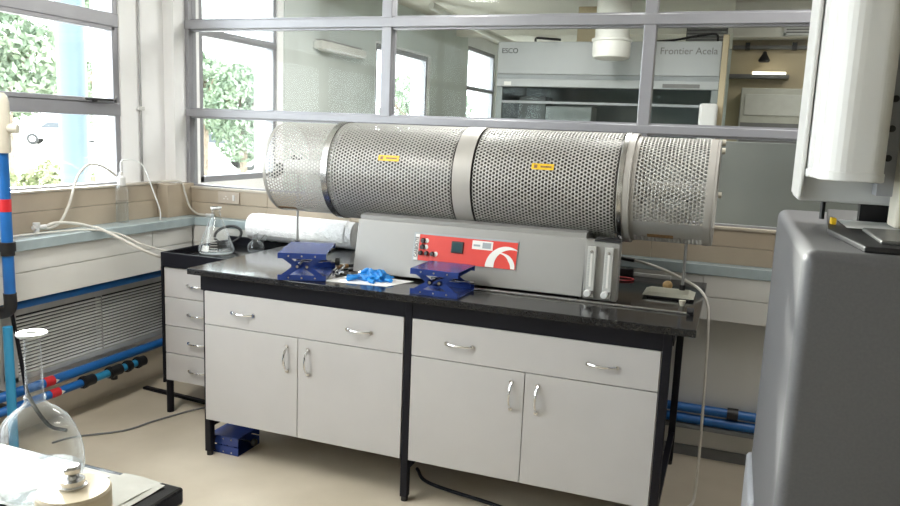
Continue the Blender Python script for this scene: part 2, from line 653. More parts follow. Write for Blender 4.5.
t = thing('blue_pipe', 'blue pipe running level along the top of the louvred heater grille', 'pipe', (0.2, -0.7, 0.667))
obj('pipe_run', run(NB(), [(0.2, -1.395, 0.667), (0.2, -0.08, 0.667)], 0.023), 'blue', t)
obj('pipe_run', run(NB(), [(0.2, -1.43, 0.667), (0.2, -5.5, 0.667)], 0.023), 'blue', t)
for y in (-1.02, -2.4, -3.6):
    obj('pipe_bracket', box(NB(), XL, 0.2, y - .012, y + .012, 0.655, 0.679), 'black', t)

t = thing('riser_pipe', 'upright blue pipe beside the window with cream capped top', 'pipe', (0.33, -1.397, 0.66))
obj('pipe_run', run(NB(), [(0.33, -1.397, 0.98), (0.33, -1.397, 1.40)], 0.024), 'blue', t)
obj('pipe_run', run(NB(), [(0.33, -1.397, 0.76), (0.33, -1.397, 0.96)], 0.024), 'blue', t)
bm = NB()
lathe(bm, [(0.0, 1.385), (.034, 1.385), (.036, 1.40), (.036, 1.60), (.03, 1.625), (.018, 1.64), (0, 1.64)], (0.33, -1.397, 0), n=24)
obj('insulated_cap', bm, 'cream', t, 'cream capped pipe top')
bm = NB()
cyl(bm, (0.355, -1.385, 1.49), (0.392, -1.365, 1.49), 0.020)
obj('cap_knob', bm, 'cream', t, 'cream knob')
bm = NB()
cyl(bm, (0.33, -1.397, 0.955), (0.33, -1.397, 0.995), 0.034)
cyl(bm, (0.33, -1.397, 0.935), (0.33, -1.397, 0.96), 0.029)
obj('coupling', bm, 'black', t, 'black coupling')
bm = NB()
tube(bm, [(0.33, -1.397, 0.765), (0.33, -1.397, 0.71), (0.315, -1.397, 0.685), (0.27, -1.397, 0.667), (0.20, -1.397, 0.667)], 0.0275, 14)
obj('elbow', bm, 'black', t, 'black elbow')
bm = NB()
lathe(bm, [(.0246, 1.13), (.0252, 1.13), (.0252, 1.185), (.0246, 1.185)], (0.33, -1.397, 0), n=24)
obj('marker_tape', bm, 'red', t, 'red marker tape')

for k, (zc, rr, lab) in enumerate(((0.245, 0.0235, 'upper of two blue pipes low under the heater grille'), (0.182, 0.021, 'lower of two blue pipes near the floor with black couplings'))):
    x = 0.20 if k == 0 else 0.215
    t = thing('floor_pipe', lab, 'pipe', (x, -0.8, zc))
    e = -0.10 if k == 0 else -0.50
    obj('pipe_run', run(NB(), [(x, -5.5, zc), (x, e if k == 0 else -0.87, zc)], rr), 'blue', t)
    if k == 1:
        obj('pipe_run', run(NB(), [(x, -0.89, zc), (x, -0.50, zc)], rr), 'teal', t, 'light blue pipe length')
        for a, b in ((-0.92, -0.84), (-0.74, -0.65), (-0.615, -0.575), (-0.535, -0.47)):
            bm = NB()
            cyl(bm, (x, a, zc), (x, b, zc), rr + .008)
            cyl(bm, (x, a + .01, zc), (x, a + .025, zc), rr + .012)
            obj('coupling', bm, 'black', t, 'black coupling')
        bm = NB()
        cyl(bm, (x, -0.695, zc), (x + .0, -0.695, zc - .045), 0.018)
        obj('drain_stub', bm, 'black', t, 'black stub')
    bm = NB()
    y = -1.135 + .02 * k
    lathe(bm, [(rr + .0005, 0), (rr + .0015, 0), (rr + .0015, 0.055), (rr + .0005, 0.055)], (x, y, zc), 'y', 24)
    mk = obj('flow_marker', bm, 'red', t, 'red flow marker tape')
    bm = prism(NB(), [(y + .055, zc + .010), (y + .075, zc), (y + .055, zc - .010)], 'x', x + rr - .001, x + rr + .003)
    obj('arrow_tip', bm, 'printwhite', mk, 'white arrow tip')
    for yy in (-1.33, -2.6, -4.0):
        obj('pipe_bracket', box(NB(), XL, x, yy - .012, yy + .012, zc - .012, zc + .012), 'black', t)

tt = single('drop_pipe', run(NB(), [(0.345, -1.43, 0.0), (0.345, -1.43, 0.62)], 0.02), 'teal', 'short teal pipe dropping to the floor at the photo\'s left edge', 'pipe')
t = thing('cable_loop', 'dark cable hanging in a bow at the left end of the grille', 'cable', (0.2, -1.29, 0.2))
obj('cable', tube(NB(), [(0.2, -1.29, 0.645), (0.215, -1.278, 0.5), (0.23, -1.27, 0.36), (0.25, -1.262, 0.23), (0.27, -1.18, 0.06), (0.30, -1.10, 0.006)], 0.009), 'blackmetal', t)

for k, (zc, rr, lab) in enumerate(((0.260, 0.022, 'upper of two blue pipes on the back wall right of the bench'), (0.206, 0.023, 'lower of two blue pipes on the back wall right of the bench'))):
    t = thing('wall_pipe', lab, 'pipe', (3.4, -0.045, zc))
    obj('pipe_run', run(NB(), [(0.30, -0.045, zc), (XR - .02, -0.045, zc)], rr), 'blue', t)
    for xx in (1.2, 2.7, 4.4):
        obj('pipe_bracket', box(NB(), xx - .012, xx + .012, -0.045, 0, zc - .01, zc + .01), 'black', t)
    if k == 0:
        bm = NB()
        cyl(bm, (3.37, -0.045, zc), (3.42, -0.045, zc), rr + .007)
        obj('coupling', bm, 'black', t, 'black coupling')
    else:
        sh = NB()
        box(sh, 0.32, XR - .05, -0.07, 0.0, zc - .045, zc - .025)
        obj('support_rail', sh, 'skirt', t, 'grey rail under the pipe')

# cable conduit on the corner wall
t = thing('conduit', 'slim white cable conduit on the wall between the corner and the window', 'conduit', (XL, -0.313, 1.19))
obj('tube', tube(NB(), [(XL + .008, -0.313, 1.195), (XL + .008, -0.313, 2.74)], 0.007, 10, smooth=False), mat('conduit_grey', (0.45, 0.45, 0.46), 0.4), t)
obj('clip', box(NB(), XL, XL + .02, -0.335, -0.292, 1.600, 1.622, .003), 'white', t)

# socket on the tiles
t = thing('wall_socket', 'beige double wall socket with white rocker on the brown tiles', 'socket', (0.485, -0.03, 1.073))
obj('plate', box(NB(), 0.410, 0.560, -0.040, -0.030, 1.073, 1.142, .003), mat('socket_beige', (0.48, 0.41, 0.34), 0.4), t)
obj('rocker', box(NB(), 0.515, 0.530, -0.046, -0.039, 1.092, 1.126, .002), 'white', t, 'white rocker switch')
bm = NB()
for dx, dz in ((0, 0), (.026, 0), (.013, .014)):
    box(bm, 0.450 + dx, 0.458 + dx, -0.0412, -0.039, 1.098 + dz, 1.103 + dz)
obj('pin_hole', bm, 'printwhite', t)

# ================================================================== MAIN BENCH
bm = box(NB(), 1.034, 3.223, -1.0796, -0.108, 0.872, 0.900, 0.003)
single('worktop', bm, 'granite', 'long black polished worktop carrying the tube furnace', 'worktop')
t = thing('bench_frame', 'black square tube frame under the long worktop', 'bench frame', (2.1, -0.6, 0))
bm = NB()
box(bm, 1.082, 3.144, -1.046, -1.012, 0.800, 0.872)
box(bm, 1.082, 3.144, -0.165, -0.131, 0.800, 0.872)
for x in (1.095, 2.092, 3.112):
    box(bm, x, x + .036, -1.01, -0.165, 0.815, 0.872)
obj('top_rail', bm, 'blackmetal', t)
for x in (1.081, 2.096, 3.112):
    for y in (-1.0285 if x < 2 else -1.0496, -0.169):
        b = NB()
        box(b, x, x + .032, y, y + .034, 0.02, 0.872, .003)
        lg = obj('leg', b, 'blackmetal', t)
        f = NB()
        cyl(f, (x + .016, y + .017, 0), (x + .016, y + .017, 0.024), 0.015)
        obj('foot', f, 'black', lg)
for x in (1.081, 2.096, 3.112):
    obj('side_stretcher', box(NB(), x + .003, x + .029, -1.012, -0.165, 0.14, 0.17), 'blackmetal', t)


def arch_handle(c, axis, L=0.110, d=0.022):
    """bow handle; c = middle on the face (y of the face), axis 'x' or 'z'"""
    bm = NB()
    pts = []
    n = 14
    for i in range(n + 1):
        s = -1 + 2 * i / n
        o = d * (1 - abs(s) ** 2.6)
        p = Vector(c) + Vector((0, -o, 0))
        if axis == 'x':
            p.x += s * L / 2
        else:
            p.z += s * L / 2
        pts.append(p)
    tube(bm, pts, 0.0052, 8, smooth=False)
    for s in (-1, 1):
        p = Vector(c)
        if axis == 'x':
            p.x += s * L / 2
        else:
            p.z += s * L / 2
        cyl(bm, p + Vector((0, 0.0, 0)), p + Vector((0, -0.006, 0)), 0.008, 14)
    return bm


def base_cabinet(x0, x1, xs, label):
    t = thing('base_cabinet', label, 'cabinet', ((x0 + x1) / 2, -0.75, 0.19))
    obj('carcass', box(NB(), max(x0 + .004, 1.1355), x1 - .004, -1.030, -0.30, 0.192, 0.798), 'cab', t)
    d = obj('drawer', box(NB(), x0, x1, -1.050, -1.0305, 0.646, 0.7985, .0015), 'cab', t)
    for xx in (x0 + .206 if x0 > 2 else x0 + .206, x1 - .202) if xs < 2.2 else (x0 + .206 if x0 > 2 else x0 + .206, x1 - .206):
        obj('drawer_handle', arch_handle((xx, -1.050, 0.716), 'x'), 'chrome', d, 'chrome bow handle')
    d = obj('door', box(NB(), x0, xs - .0015, -1.050, -1.0305, 0.190, 0.6425, .0015), 'cab', t)
    obj('door_handle', arch_handle((xs - .052, -1.050, 0.545), 'z', d=.030), 'chrome', d, 'chrome bow handle')
    d = obj('door', box(NB(), xs + .0015, x1, -1.050, -1.0305, 0.190, 0.6425, .0015), 'cab', t)
    obj('door_handle', arch_handle((xs + .052, -1.050, 0.545), 'z', d=.030), 'chrome', d, 'chrome bow handle')
    return t


base_cabinet(1.106, 2.092, 1.594, 'left white base cabinet with drawer and two doors beside the drawer desk')
base_cabinet(2.130, 3.1085, 2.610, 'right white base cabinet with drawer and two doors nearest the grey appliance')

# ================================================================== SMALL DRAWER DESK IN THE CORNER
t = thing('drawer_desk', 'small black and white drawer desk in the corner left of the long bench', 'desk', (0.78, -0.4, 0))
bm = NB()
box(bm, 0.555, 1.025, -0.680, -0.110, 0.832, 0.848)
obj('top', bm, 'granite', t, 'black glossy recessed top')
bm = NB()
box(bm, 0.545, 1.025, -0.690, -0.672, 0.800, 0.875, .002)
box(bm, 0.545, 0.560, -0.672, -0.120, 0.800, 0.875, .002)
box(bm, 0.545, 1.025, -0.130, -0.112, 0.800, 0.895, .002)
obj('rim', bm, 'blackmetal', t, 'black raised rim')
obj('carcass', box(NB(), 0.562, 1.02, -0.660, -0.16, 0.185, 0.800), 'cab', t)
zz = [0.182, 0.335, 0.484, 0.638, 0.797]
for a, b in zip(zz[:-1], zz[1:]):
    d = obj('drawer', box(NB(), 0.558, 1.02, -0.680, -0.661, a + .002, b - .002, .0015), 'cab', t)
    obj('drawer_handle', arch_handle((0.765, -0.680, (a + b) / 2 - .005), 'x'), 'chrome', d, 'chrome bow handle')
for x in (0.545, 0.99):
    for y in (-0.690, -0.150):
        b = NB()
        x1 = x + (.036 if y < -.3 else .03)
        if y < -.3:
            box(b, x, x + .011, y, y + .02, 0.17, 0.80)
            cyl(b, (x + .02, y + .03, 0.0), (x + .02, y + .03, 0.185), 0.019, 18)
        else:
            box(b, x, x1, y, y + .03, 0, 0.80)
        obj('leg', b, 'blackmetal', t)
bm = NB()
box(bm, 0.195, 1.03, -0.462, -0.430, 0.0, 0.016, .003)
bm.transform(Matrix.Translation((0.195, -.44, 0)) @ Matrix.Rotation(math.radians(-5), 4, 'Z') @ Matrix.Translation((-0.195, .44, 0)))
single('foot_bar', bm, 'blackmetal', 'flat black bar on the floor under the drawer desk', 'bar')

# cables on the floor
single('floor_cable', tube(NB(), [(0.36, -1.24, .006), (0.40, -1.142, .006), (0.55, -0.98, .006), (0.60, -0.80, .006), (0.70, -0.55, .006), (0.86, -0.40, .006), (1.05, -0.28, .006)], 0.005, 8), 'skirt',
       'thin dark cable curving over the floor below the drawer desk', 'cable')
single('power_cable', tube(NB(), [(2.05, -0.75, .008), (2.16, -0.86, .008), (2.5, -0.93, .008), (2.75, -1.02, .008), (3.05, -1.15, .008), (3.4, -1.2, .008)], 0.008, 8), 'blackmetal',
       'black cable on the floor under the right base cabinet', 'cable')

# ================================================================== TUBE FURNACE
AX, AZ = -0.52, 1.347
F = thing('tube_furnace', 'grey tube furnace with perforated cylinder guard on the black worktop', 'furnace', (2.2, AX, 0.900))


def shear(bm):
    for v in bm.verts:
        v.co.y += 0.229 * (v.co.z - 0.91)
    return bm


# housing: sloping front, dark foot gap below
bm = NB()
box(bm, 1.722, 2.762, -0.800, -0.35, 0.912, 1.145, .004)
shear(bm)
obj('housing', bm, 'furn', F)
bm = NB()
box(bm, 1.74, 2.80, -0.43, -0.24, 0.91, 1.13, .003)
obj('rear_housing', bm, 'furn', F)
bm = NB()
prism(bm, [(-0.74, 1.13), (-0.36, 1.13), (-0.36, 1.19), (-0.40, 1.165), (-0.46, 1.148), (-0.52, 1.140), (-0.60, 1.150), (-0.68, 1.170), (-0.74, 1.165)], 'x', 1.728, 2.755)
obj('saddle', bm, 'furn', F)
bm = NB()
for x in (1.80, 2.32, 2.72):
    for y in (-0.74, -0.30):
        cyl(bm, (x, y, 0.900), (x, y, 0.914), 0.02)
obj('foot', bm, 'black', F)
bm = NB()
box(bm, 2.764, 2.900, -0.792, -0.735, 0.906, 1.145, .003)
fp = obj('flowmeter_panel', bm, mat('flow_panel_grey', (0.33, 0.325, 0.31), 0.4, 0.3, var=0.04), F)
obj('lip', box(NB(), 2.80, 2.902, -0.798, -0.735, 1.1455, 1.156), 'black', F, 'black strip above the flowmeters')
for x in (2.794, 2.862):
    bm = NB()
    box(bm, x - .017, x + .017, -0.812, -0.792, 0.945, 1.125, .003)
    fm = obj('flowmeter', bm, mat('acrylic', (0.50, 0.50, 0.48), 0.15, var=0.02), F)
    bm = NB()
    box(bm, x - .004, x + .004, -0.8135, -0.811, 0.962, 1.095)
    obj('scale_tube', bm, 'printwhite', fm)
    bm = NB()
    for q in range(12):
        box(bm, x - .013, x - .006, -0.8128, -0.811, 0.965 + q * .011, 0.9665 + q * .011)
    obj('graduation', bm, 'printgrey', fm)
    bm = NB()
    cyl(bm, (x, -0.812, 1.104), (x, -0.8155, 1.104), 0.006)
    obj('screw', bm, 'steel', fm)
    bm = NB()
    lathe(bm, [(0, -.034), (.011, -.034), (.014, -.030), (.014, -.010), (.008, -.008), (.008, 0)], (x - .004, -0.812, 0.938), 'y', 20)
    obj('valve_knob', bm, 'white', fm, 'white valve knob')
    # fixed to the panel: bracket behind the knob
    bm = box(NB(), x - .018, x + .018, -0.806, -0.791, 0.915, 0.946, .002)
    obj('valve_body', bm, 'steel', fm)

# control panel (laid on the sloping front)
def fbox(x0, x1, z0, z1, a, b, bev=0.0):
    """box on the sloping front standing out from a to b metres"""
    bm = box(NB(), x0, x1, -0.800 - b, -0.800 - a, z0, z1, bev)
    return shear(bm)


cp_ = obj('control_panel', fbox(2.004, 2.478, 0.990, 1.110, 0.0, 0.004), 'printgrey', F, 'grey edged control panel')
obj('red_face', fbox(2.032, 2.476, 0.992, 1.103, 0.004, 0.0055), 'panelred', cp_, 'red panel face')
obj('name_strip', fbox(2.012, 2.030, 0.993, 1.103, 0.004, 0.0055), 'printwhite', cp_, 'white strip')
bm = text_bm('CARBOLITE', 0.0205, 2.021, 1.048, -0.800 - .0062, rot=math.pi / 2, sx=0.82)
obj('lettering', shear(bm), 'black', cp_, 'black vertical lettering')
for x, z, r in ((2.050, 1.078, .011), (2.050, 1.051, .011), (2.044, 1.025, .0095), (2.072, 1.025, .0095), (2.099, 1.025, .0095)):
    bm = NB()
    lathe(bm, [(0, -.014), (r * .8, -.014), (r, -.010), (r, 0), (0, 0)], (x, -0.8055, z), 'y', 20)
    obj('button', shear(bm), 'black', cp_, 'black round button')
for x, z in ((2.066, 1.078), (2.066, 1.051), (2.114, 1.025)):
    bm = NB()
    lathe(bm, [(0, -.001), (.010, -.001), (.010, 0), (0, 0)], (x, -0.8055, z), 'y', 20)
    obj('button_mark', shear(bm), 'printwhite', cp_, 'white mark')
ds = obj('display', fbox(2.183, 2.238, 1.038, 1.087, 0.0055, 0.012, .003), 'black', cp_, 'black framed display')
obj('screen', fbox(2.190, 2.231, 1.045, 1.080, 0.012, 0.0125), 'screen', ds, 'dark teal screen')
st = obj('sticker', fbox(2.276, 2.368, 1.062, 1.098, 0.0055, 0.0062), 'printwhite', cp_, 'white sticker')
st.data.transform(Matrix.Identity(4))
obj('barcode', fbox(2.322, 2.360, 1.068, 1.092, 0.0062, 0.0066), 'printgrey', st, 'grey barcode block')
obj('sticker_print', fbox(2.282, 2.312, 1.074, 1.082, 0.0062, 0.0066), 'printgrey', st, 'grey print')


def arc_strip(bm, cx, cz, f_out, f_in, a0, a1, n=24, zmin=None):
    """flat arc on the panel; f_out/f_in give the radii along the arc 0..1"""
    A, B = [], []
    for i in range(n + 1):
        s = i / n
        a = math.radians(a0 + (a1 - a0) * s)
        A.append((cx + f_out(s) * math.cos(a), cz + f_out(s) * math.sin(a)))
        B.append((cx + f_in(s) * math.cos(a), cz + f_in(s) * math.sin(a)))
    for i in range(n):
        q = [A[i], A[i + 1], B[i + 1], B[i]]
        front = [bm.verts.new((x, -0.8068, z)) for x, z in q]
        back = [bm.verts.new((x, -0.8055, z)) for x, z in q]
        bm.faces.new(front)
        bm.faces.new(back[::-1])
        for k in range(4):
            bm.faces.new((front[k], front[(k + 1) % 4], back[(k + 1) % 4], back[k]))


bm = NB()
arc_strip(bm, 2.432, 0.994, lambda s: .090, lambda s: .052 + .036 * s ** 1.5, 180, 58)
arc_strip(bm, 2.412, 0.994, lambda s: .062 - .002 * s, lambda s: .060 - .018 * min(1, s * 1.8), 100, 0)
bmesh.ops.remove_doubles(bm, verts=bm.verts, dist=1e-5)
bmesh.ops.recalc_face_normals(bm, faces=bm.faces)
obj('emblem', shear(bm), 'printwhite', cp_, 'white swirl emblem')


# perforated guards
def perforated(x0, x1, R, nrow, pitch=0.0165, hole=0.0061, thick=0.0012):
    """sheet with staggered round holes, rolled round the x axis"""
    bm = NB()
    nar = int(round(2 * math.pi * R / pitch))
    p = 2 * math.pi * R / nar
    dx = p * math.sqrt(3) / 2
    rows = int((x1 - x0) / dx)
    off = ((x1 - x0) - (rows - 1) * dx) / 2
    cache = {}

    def V(x, s):
        s %= 2 * math.pi * R
        key = (round(x * 5000), round(s * 5000) % round(2 * math.pi * R * 5000))
        v = cache.get(key)
        if v is None:
            a = s / R
            v = bm.verts.new((x, AX + R * math.cos(a), AZ + R * math.sin(a)))
            cache[key] = v
        return v
    rad = p / math.sqrt(3)
    for i in range(rows):
        x = x0 + off + i * dx
        for k in range(nar):
            s = (k + .5 * (i % 2)) * p
            out, inn = [], []
            for j in range(6):
                a = math.pi * j / 3
                out.append(V(x + rad * math.cos(a), s + rad * math.sin(a)))
                aa = s + hole * math.sin(a)
                inn.append(bm.verts.new((x + hole * math.cos(a), AX + R * math.cos(aa / R), AZ + R * math.sin(aa / R))))
            for j in range(6):
                j2 = (j + 1) % 6
                if len({out[j], out[j2]}) == 2:
                    try:
                        bm.faces.new((out[j], out[j2], inn[j2], inn[j]))
                    except ValueError:
                        pass
    bmesh.ops.recalc_face_normals(bm, faces=bm.faces)
    for f in bm.faces:
        f.smooth = True
    return bm, thick


def hoop(x0, x1, R, t=0.003):
    bm = NB()
    lathe(bm, [(R, x0), (R + t, x0), (R + t, x1), (R, x1)], (0, AX, AZ), 'x', 96, close=True)
    # lathe along x maps height to +x
    return bm


def guard(name, x0, x1, R, label, margin=0.012):
    bm, th = perforated(x0 + margin * .6, x1 - margin * .6, R, 0)
    g = obj(name, bm, 'mesh', F, label)
    md = g.modifiers.new('sheet', 'SOLIDIFY')
    md.thickness = th
    md.offset = -1
    return g


g1 = guard('cylinder_guard', 1.545, 2.168, 0.2275, 'perforated grey cylinder guard, left half')
g2 = guard('cylinder_guard', 2.242, 2.868, 0.2275, 'perforated grey cylinder guard, right half')
g3 = guard('end_guard', 1.208, 1.540, 0.2165, 'perforated open end guard over the left tube end')
g4 = guard('end_guard', 2.905, 3.222, 0.2165, 'perforated open end guard over the right tube end')
obj('centre_band', hoop(2.164, 2.246, 0.2275, .0025), 'band', F, 'plain grey band round the middle')
for x0, x1, m, R in ((1.522, 1.552, 'steel', 0.2265), (2.866, 2.884, 'steel', 0.2265), (2.884, 2.912, 'band', 0.2235)):
    obj('end_ring', hoop(x0, x1, R, .006), m, F, 'bright metal ring' if m == 'steel' else 'grey ring')
obj('rim', hoop(1.200, 1.216, 0.2158, .0022), 'mesh', F)
obj('rim', hoop(3.200, 3.226, 0.2160, .0016), 'band', F)
obj('rim', hoop(2.912, 2.930, 0.2160, .0020), 'band', F)
# plain strip along the lower edge of the right end guard, with its label
bm = NB()
for a0 in range(205, 245, 4):
    pass
bm = NB()
t2 = []
n = 10
for i in range(n + 1):
    a = math.radians(213 + 24 * i / n)
    t2.append((AX + 0.2185 * math.cos(a), AZ + 0.2185 * math.sin(a)))
t3 = [(AX + (0.2180 - .001) * math.cos(math.radians(213 + 24 * i / n)), AZ + (0.2180 - .001) * math.sin(math.radians(213 + 24 * i / n))) for i in range(n, -1, -1)]
prism(bm, t2 + t3, 'x', 2.93, 3.198)
ps = obj('plain_strip', bm, 'mesh', F, 'unperforated strip')


def plate_on_cyl(x0, x1, a_mid, h, R, t=0.0012):
    n = 4
    da = h / R / 2
    A = [(AX + (R + t) * math.cos(a_mid - da + 2 * da * i / n), AZ + (R + t) * math.sin(a_mid - da + 2 * da * i / n)) for i in range(n + 1)]
    B = [(AX + R * math.cos(a_mid - da + 2 * da * i / n), AZ + R * math.sin(a_mid - da + 2 * da * i / n)) for i in range(n, -1, -1)]
    return prism(NB(), A + B, 'x', x0, x1)


a1 = math.pi - math.asin((1.425 - AZ) / 0.228)
for x0, x1 in ((1.806, 1.906), (2.508, 2.602)):
    lb = obj('warning_label', plate_on_cyl(x0, x1, a1, 0.026, 0.2280), 'yellow', F, 'yellow warning label')
    obj('label_print', plate_on_cyl(x0 + .038, x1 - .010, a1, 0.007, 0.2292, .0004), 'brownlab', lb)
    obj('label_symbol', plate_on_cyl(x0 + .010, x0 + .024, a1, 0.014, 0.2292, .0004), 'brownlab', lb)
a2 = math.pi + math.asin((AZ - 1.167) / 0.2195)
obj('rating_plate', plate_on_cyl(2.985, 3.088, a2, 0.024, 0.2190), 'brownlab', F, 'brown rating plate')
a3 = math.pi + math.asin((AZ - 1.152) / 0.2195)
obj('rating_plate', plate_on_cyl(1.215, 1.315, a3, 0.022, 0.2175), 'brownlab', F, 'brown rating plate')
# inner drum and insulated ends
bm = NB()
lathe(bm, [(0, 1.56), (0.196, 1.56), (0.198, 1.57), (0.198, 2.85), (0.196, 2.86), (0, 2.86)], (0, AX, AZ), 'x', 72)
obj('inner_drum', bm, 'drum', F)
for a, b in ((1.540, 1.556), (2.862, 2.876)):
    bm = NB()
    lathe(bm, [(0, a), (0.222, a), (0.222, b), (0, b)], (0, AX, AZ), 'x', 64)
    obj('end_plate', bm, mat('pale_insulation', (0.70, 0.70, 0.68), 0.6), F, 'pale end plate')
bm = NB()
lathe(bm, [(0.030, 1.20), (0.036, 1.20), (0.036, 3.20), (0.030, 3.20)], (0, AX, AZ), 'x', 32, close=True)
obj('work_tube', bm, mat('work_tube_ceramic', (0.62, 0.61, 0.58), 0.45), F, 'pale ceramic work tube')
for x in (1.495, 2.93):
    bm = NB()
    lathe(bm, [(0.036, x), (0.07, x), (0.07, x + .03), (0.036, x + .03)], (0, AX, AZ), 'x', 32, close=True)
    obj('tube_collar', bm, 'steel', F)
# pale flange and catches at the right end
bm = NB()
lathe(bm, [(0.150, 3.227), (0.2165, 3.227), (0.2165, 3.236), (0.150, 3.236)], (0, AX, AZ), 'x', 64, close=True)
obj('end_flange', bm, 'band', F, 'pale end flange')
for dz, dy in ((0.205, .03), (0.17, .14), (-0.02, .205)):
    bm = NB()
    cyl(bm, (3.238, AX + dy, AZ + dz), (3.252, AX + dy, AZ + dz), 0.013)
    obj('flange_knob', bm, 'cream', F, 'cream knob')

# steel rail along the worktop
t = thing('guide_rail', 'thin steel rail lying along the worktop in front of the furnace', 'rail', (2.7, -0.835, 0.9))
bm = NB()
box(bm, 2.10, 3.185, -0.843, -0.828, 0.900, 0.909, .002)
obj('bar', bm, 'steel', t)
bm = NB()
cyl(bm, (3.175, -0.8355, 0.9135), (3.200, -0.8355, 0.9135), 0.0132)
obj('end_cap', bm, 'black', t, 'black end cap')


# ================================================================== RETORT STANDS
def stand(x0, x1, y0, y1, rx, ry, top, label, zb=0.9):
    t = thing('retort_stand', label, 'stand', ((x0 + x1) / 2, (y0 + y1) / 2, zb))
    bm = NB()
    h = 0.022
    V_ = []
    lo = [(x0 - .012, y0 - .012), (x1 + .012, y0 - .012), (x1 + .012, y1 + .012), (x0 - .012, y1 + .012)]
    hi = [(x0 + .012, y0 + .012), (x1 - .012, y0 + .012), (x1 - .012, y1 - .012), (x0 + .012, y1 - .012)]
    A = [bm.verts.new((*p, zb + .010)) for p in lo]
    B = [bm.verts.new((*p, zb + h)) for p in hi]
    bm.faces.new(A[::-1])
    bm.faces.new(B)
    for i in range(4):
        bm.faces.new((A[i], A[(i + 1) % 4], B[(i + 1) % 4], B[i]))
    bmesh.ops.recalc_face_normals(bm, faces=bm.faces)
    obj('base', bm, 'standbase', t, 'cream enamelled base')
    obj('underside', box(NB(), x0 + .006, x1 - .006, y0 + .006, y1 - .006, zb, zb + .010), 'black', t, 'black rubber underside')
    bm = NB()
    cyl(bm, (rx, ry, zb + h - .004), (rx, ry, zb + h + .022), 0.013)
    obj('rod_nut', bm, 'black', t, 'black nut')
    bm = NB()
    cyl(bm, (rx, ry, zb + h + .02), (rx, ry, top), 0.0062)
    obj('rod', bm, 'rodgrey', t, 'steel rod')
    return t


t = stand(2.992, 3.175, -0.585, -0.44, 3.132, -0.43 - .035, 1.42, 'retort stand with cream base under the right end of the furnace')
bm = NB()
cyl(bm, (3.132, -0.465, 1.30), (3.132, -0.465, 1.34), 0.016)
cyl(bm, (3.132, -0.465, 1.32), (3.132, -0.49, 1.335), 0.009)
obj('clamp', bm, 'black', t, 'black clamp')
t = stand(1.125, 1.325, -0.395, -0.280, 1.145, -0.335, 1.40, 'retort stand with cream base behind the left blue jack')
bm = NB()
cyl(bm, (1.145, -0.335, 1.31), (1.145, -0.335, 1.385), 0.020)
tube(bm, [(1.145, -0.34, 1.345), (1.14, -0.44, 1.335), (1.13, -0.545, 1.30)], 0.018)
tube(bm, [(1.14, -0.42, 1.345), (1.085, -0.45, 1.345)], 0.014, smooth=False)
sph(bm, (1.145, -0.375, 1.385), 0.014)
obj('clamp', bm, 'black', t, 'black clamp and boss')
obj('clamp_arm', tube(NB(), [(1.145, -0.35, 1.345), (1.25, -0.40, 1.345), (1.42, -0.46, 1.345)], 0.005, smooth=False), 'rodgrey', t)


# ================================================================== LAB JACKS
def jack(label, loc, rotz, w, dp, h, folded=False, group=None, tip='black'):
    t = thing('lab_jack', label, 'lab jack', loc, rotz, group)
    L = dict(parent=t, local=True)
    hw, hd = w / 2, dp / 2

    lp = .041 if folded else .024

    def plate(z0, z1, lip):
        bm = NB()
        box(bm, -hw, hw, -hd, hd, z1 - .003 if lip < 0 else z0, z1 if lip < 0 else z0 + .003, .001)
        a, b = (z0, z1 - .002) if lip < 0 else (z0 + .002, z1)
        for s in (-1, 1):
            box(bm, -hw, hw, s * hd - .0015, s * hd + .0015, a, b)
        return bm
    obj('top_plate', plate(h - lp, h, -1), 'jack', **L)
    obj('base_plate', plate(0, lp, 1), 'jack', **L)
    zl, zh = 0.016, h - 0.016
    zm = (zl + zh) / 2
    for s in (-1, 1):
        y = s * (hd - .012)
        for d in (-1, 1):
            for q, (xa, za, xb, zb) in enumerate(((d * hw * .78, zl, d * hw * .20, zm), (d * hw * .78, zh, d * hw * .20, zm))):
                bm = NB()
                dx, dz = xb - xa, zb - za
                ln = math.hypot(dx, dz)
                nx, nz = -dz / ln * .011, dx / ln * .011
                prism(bm, [(xa + nx, za + nz), (xb + nx, zb + nz), (xb - nx, zb - nz), (xa - nx, za - nz)], 'y', y - .0015 + .003 * q, y + .0015 + .003 * q)
                cyl(bm, (xa, y - .004, za), (xa, y + .004, za), .011)
                cyl(bm, (xb, y - .004, zb), (xb, y + .004, zb), .011)
                obj('scissor_arm', bm, 'jack', **L)
    for xx in (-hw * .2, hw * .2):
        obj('cross_rod', cyl(NB(), (xx, -hd + .005, zm), (xx, hd - .005, zm), 0.006), 'steel', **L)
    obj('screw', cyl(NB(), (-hw * .5, 0, zm), (hw + .035, 0, zm), 0.005), 'steel', label='steel lead screw', **L)
    bm = NB()
    sx_ = -1 if tip == 'red' else 1
    lathe(bm, [(0, -.01), (.015, -.01), (.017, -.005), (.017, .005), (.014, .01), (0, .01)], (sx_ * (hw + (.012 if tip == 'red' else .03)), sx_ * (-.07 if tip == 'red' else 0), zm), 'x', 20)
    obj('knob', bm, tip, label=('black' if tip == 'black' else 'red') + ' knob', **L)
    for s in (-1, 1):
        for xx in (-hw * .55, 0, hw * .55):
            for zz in (h - .012, .012):
                obj('rivet', cyl(NB(), (xx, s * hd - s * .0005, zz), (xx, s * hd + s * .0028, zz), .0038, 12), 'steel', label='steel rivet', **L)
    return t


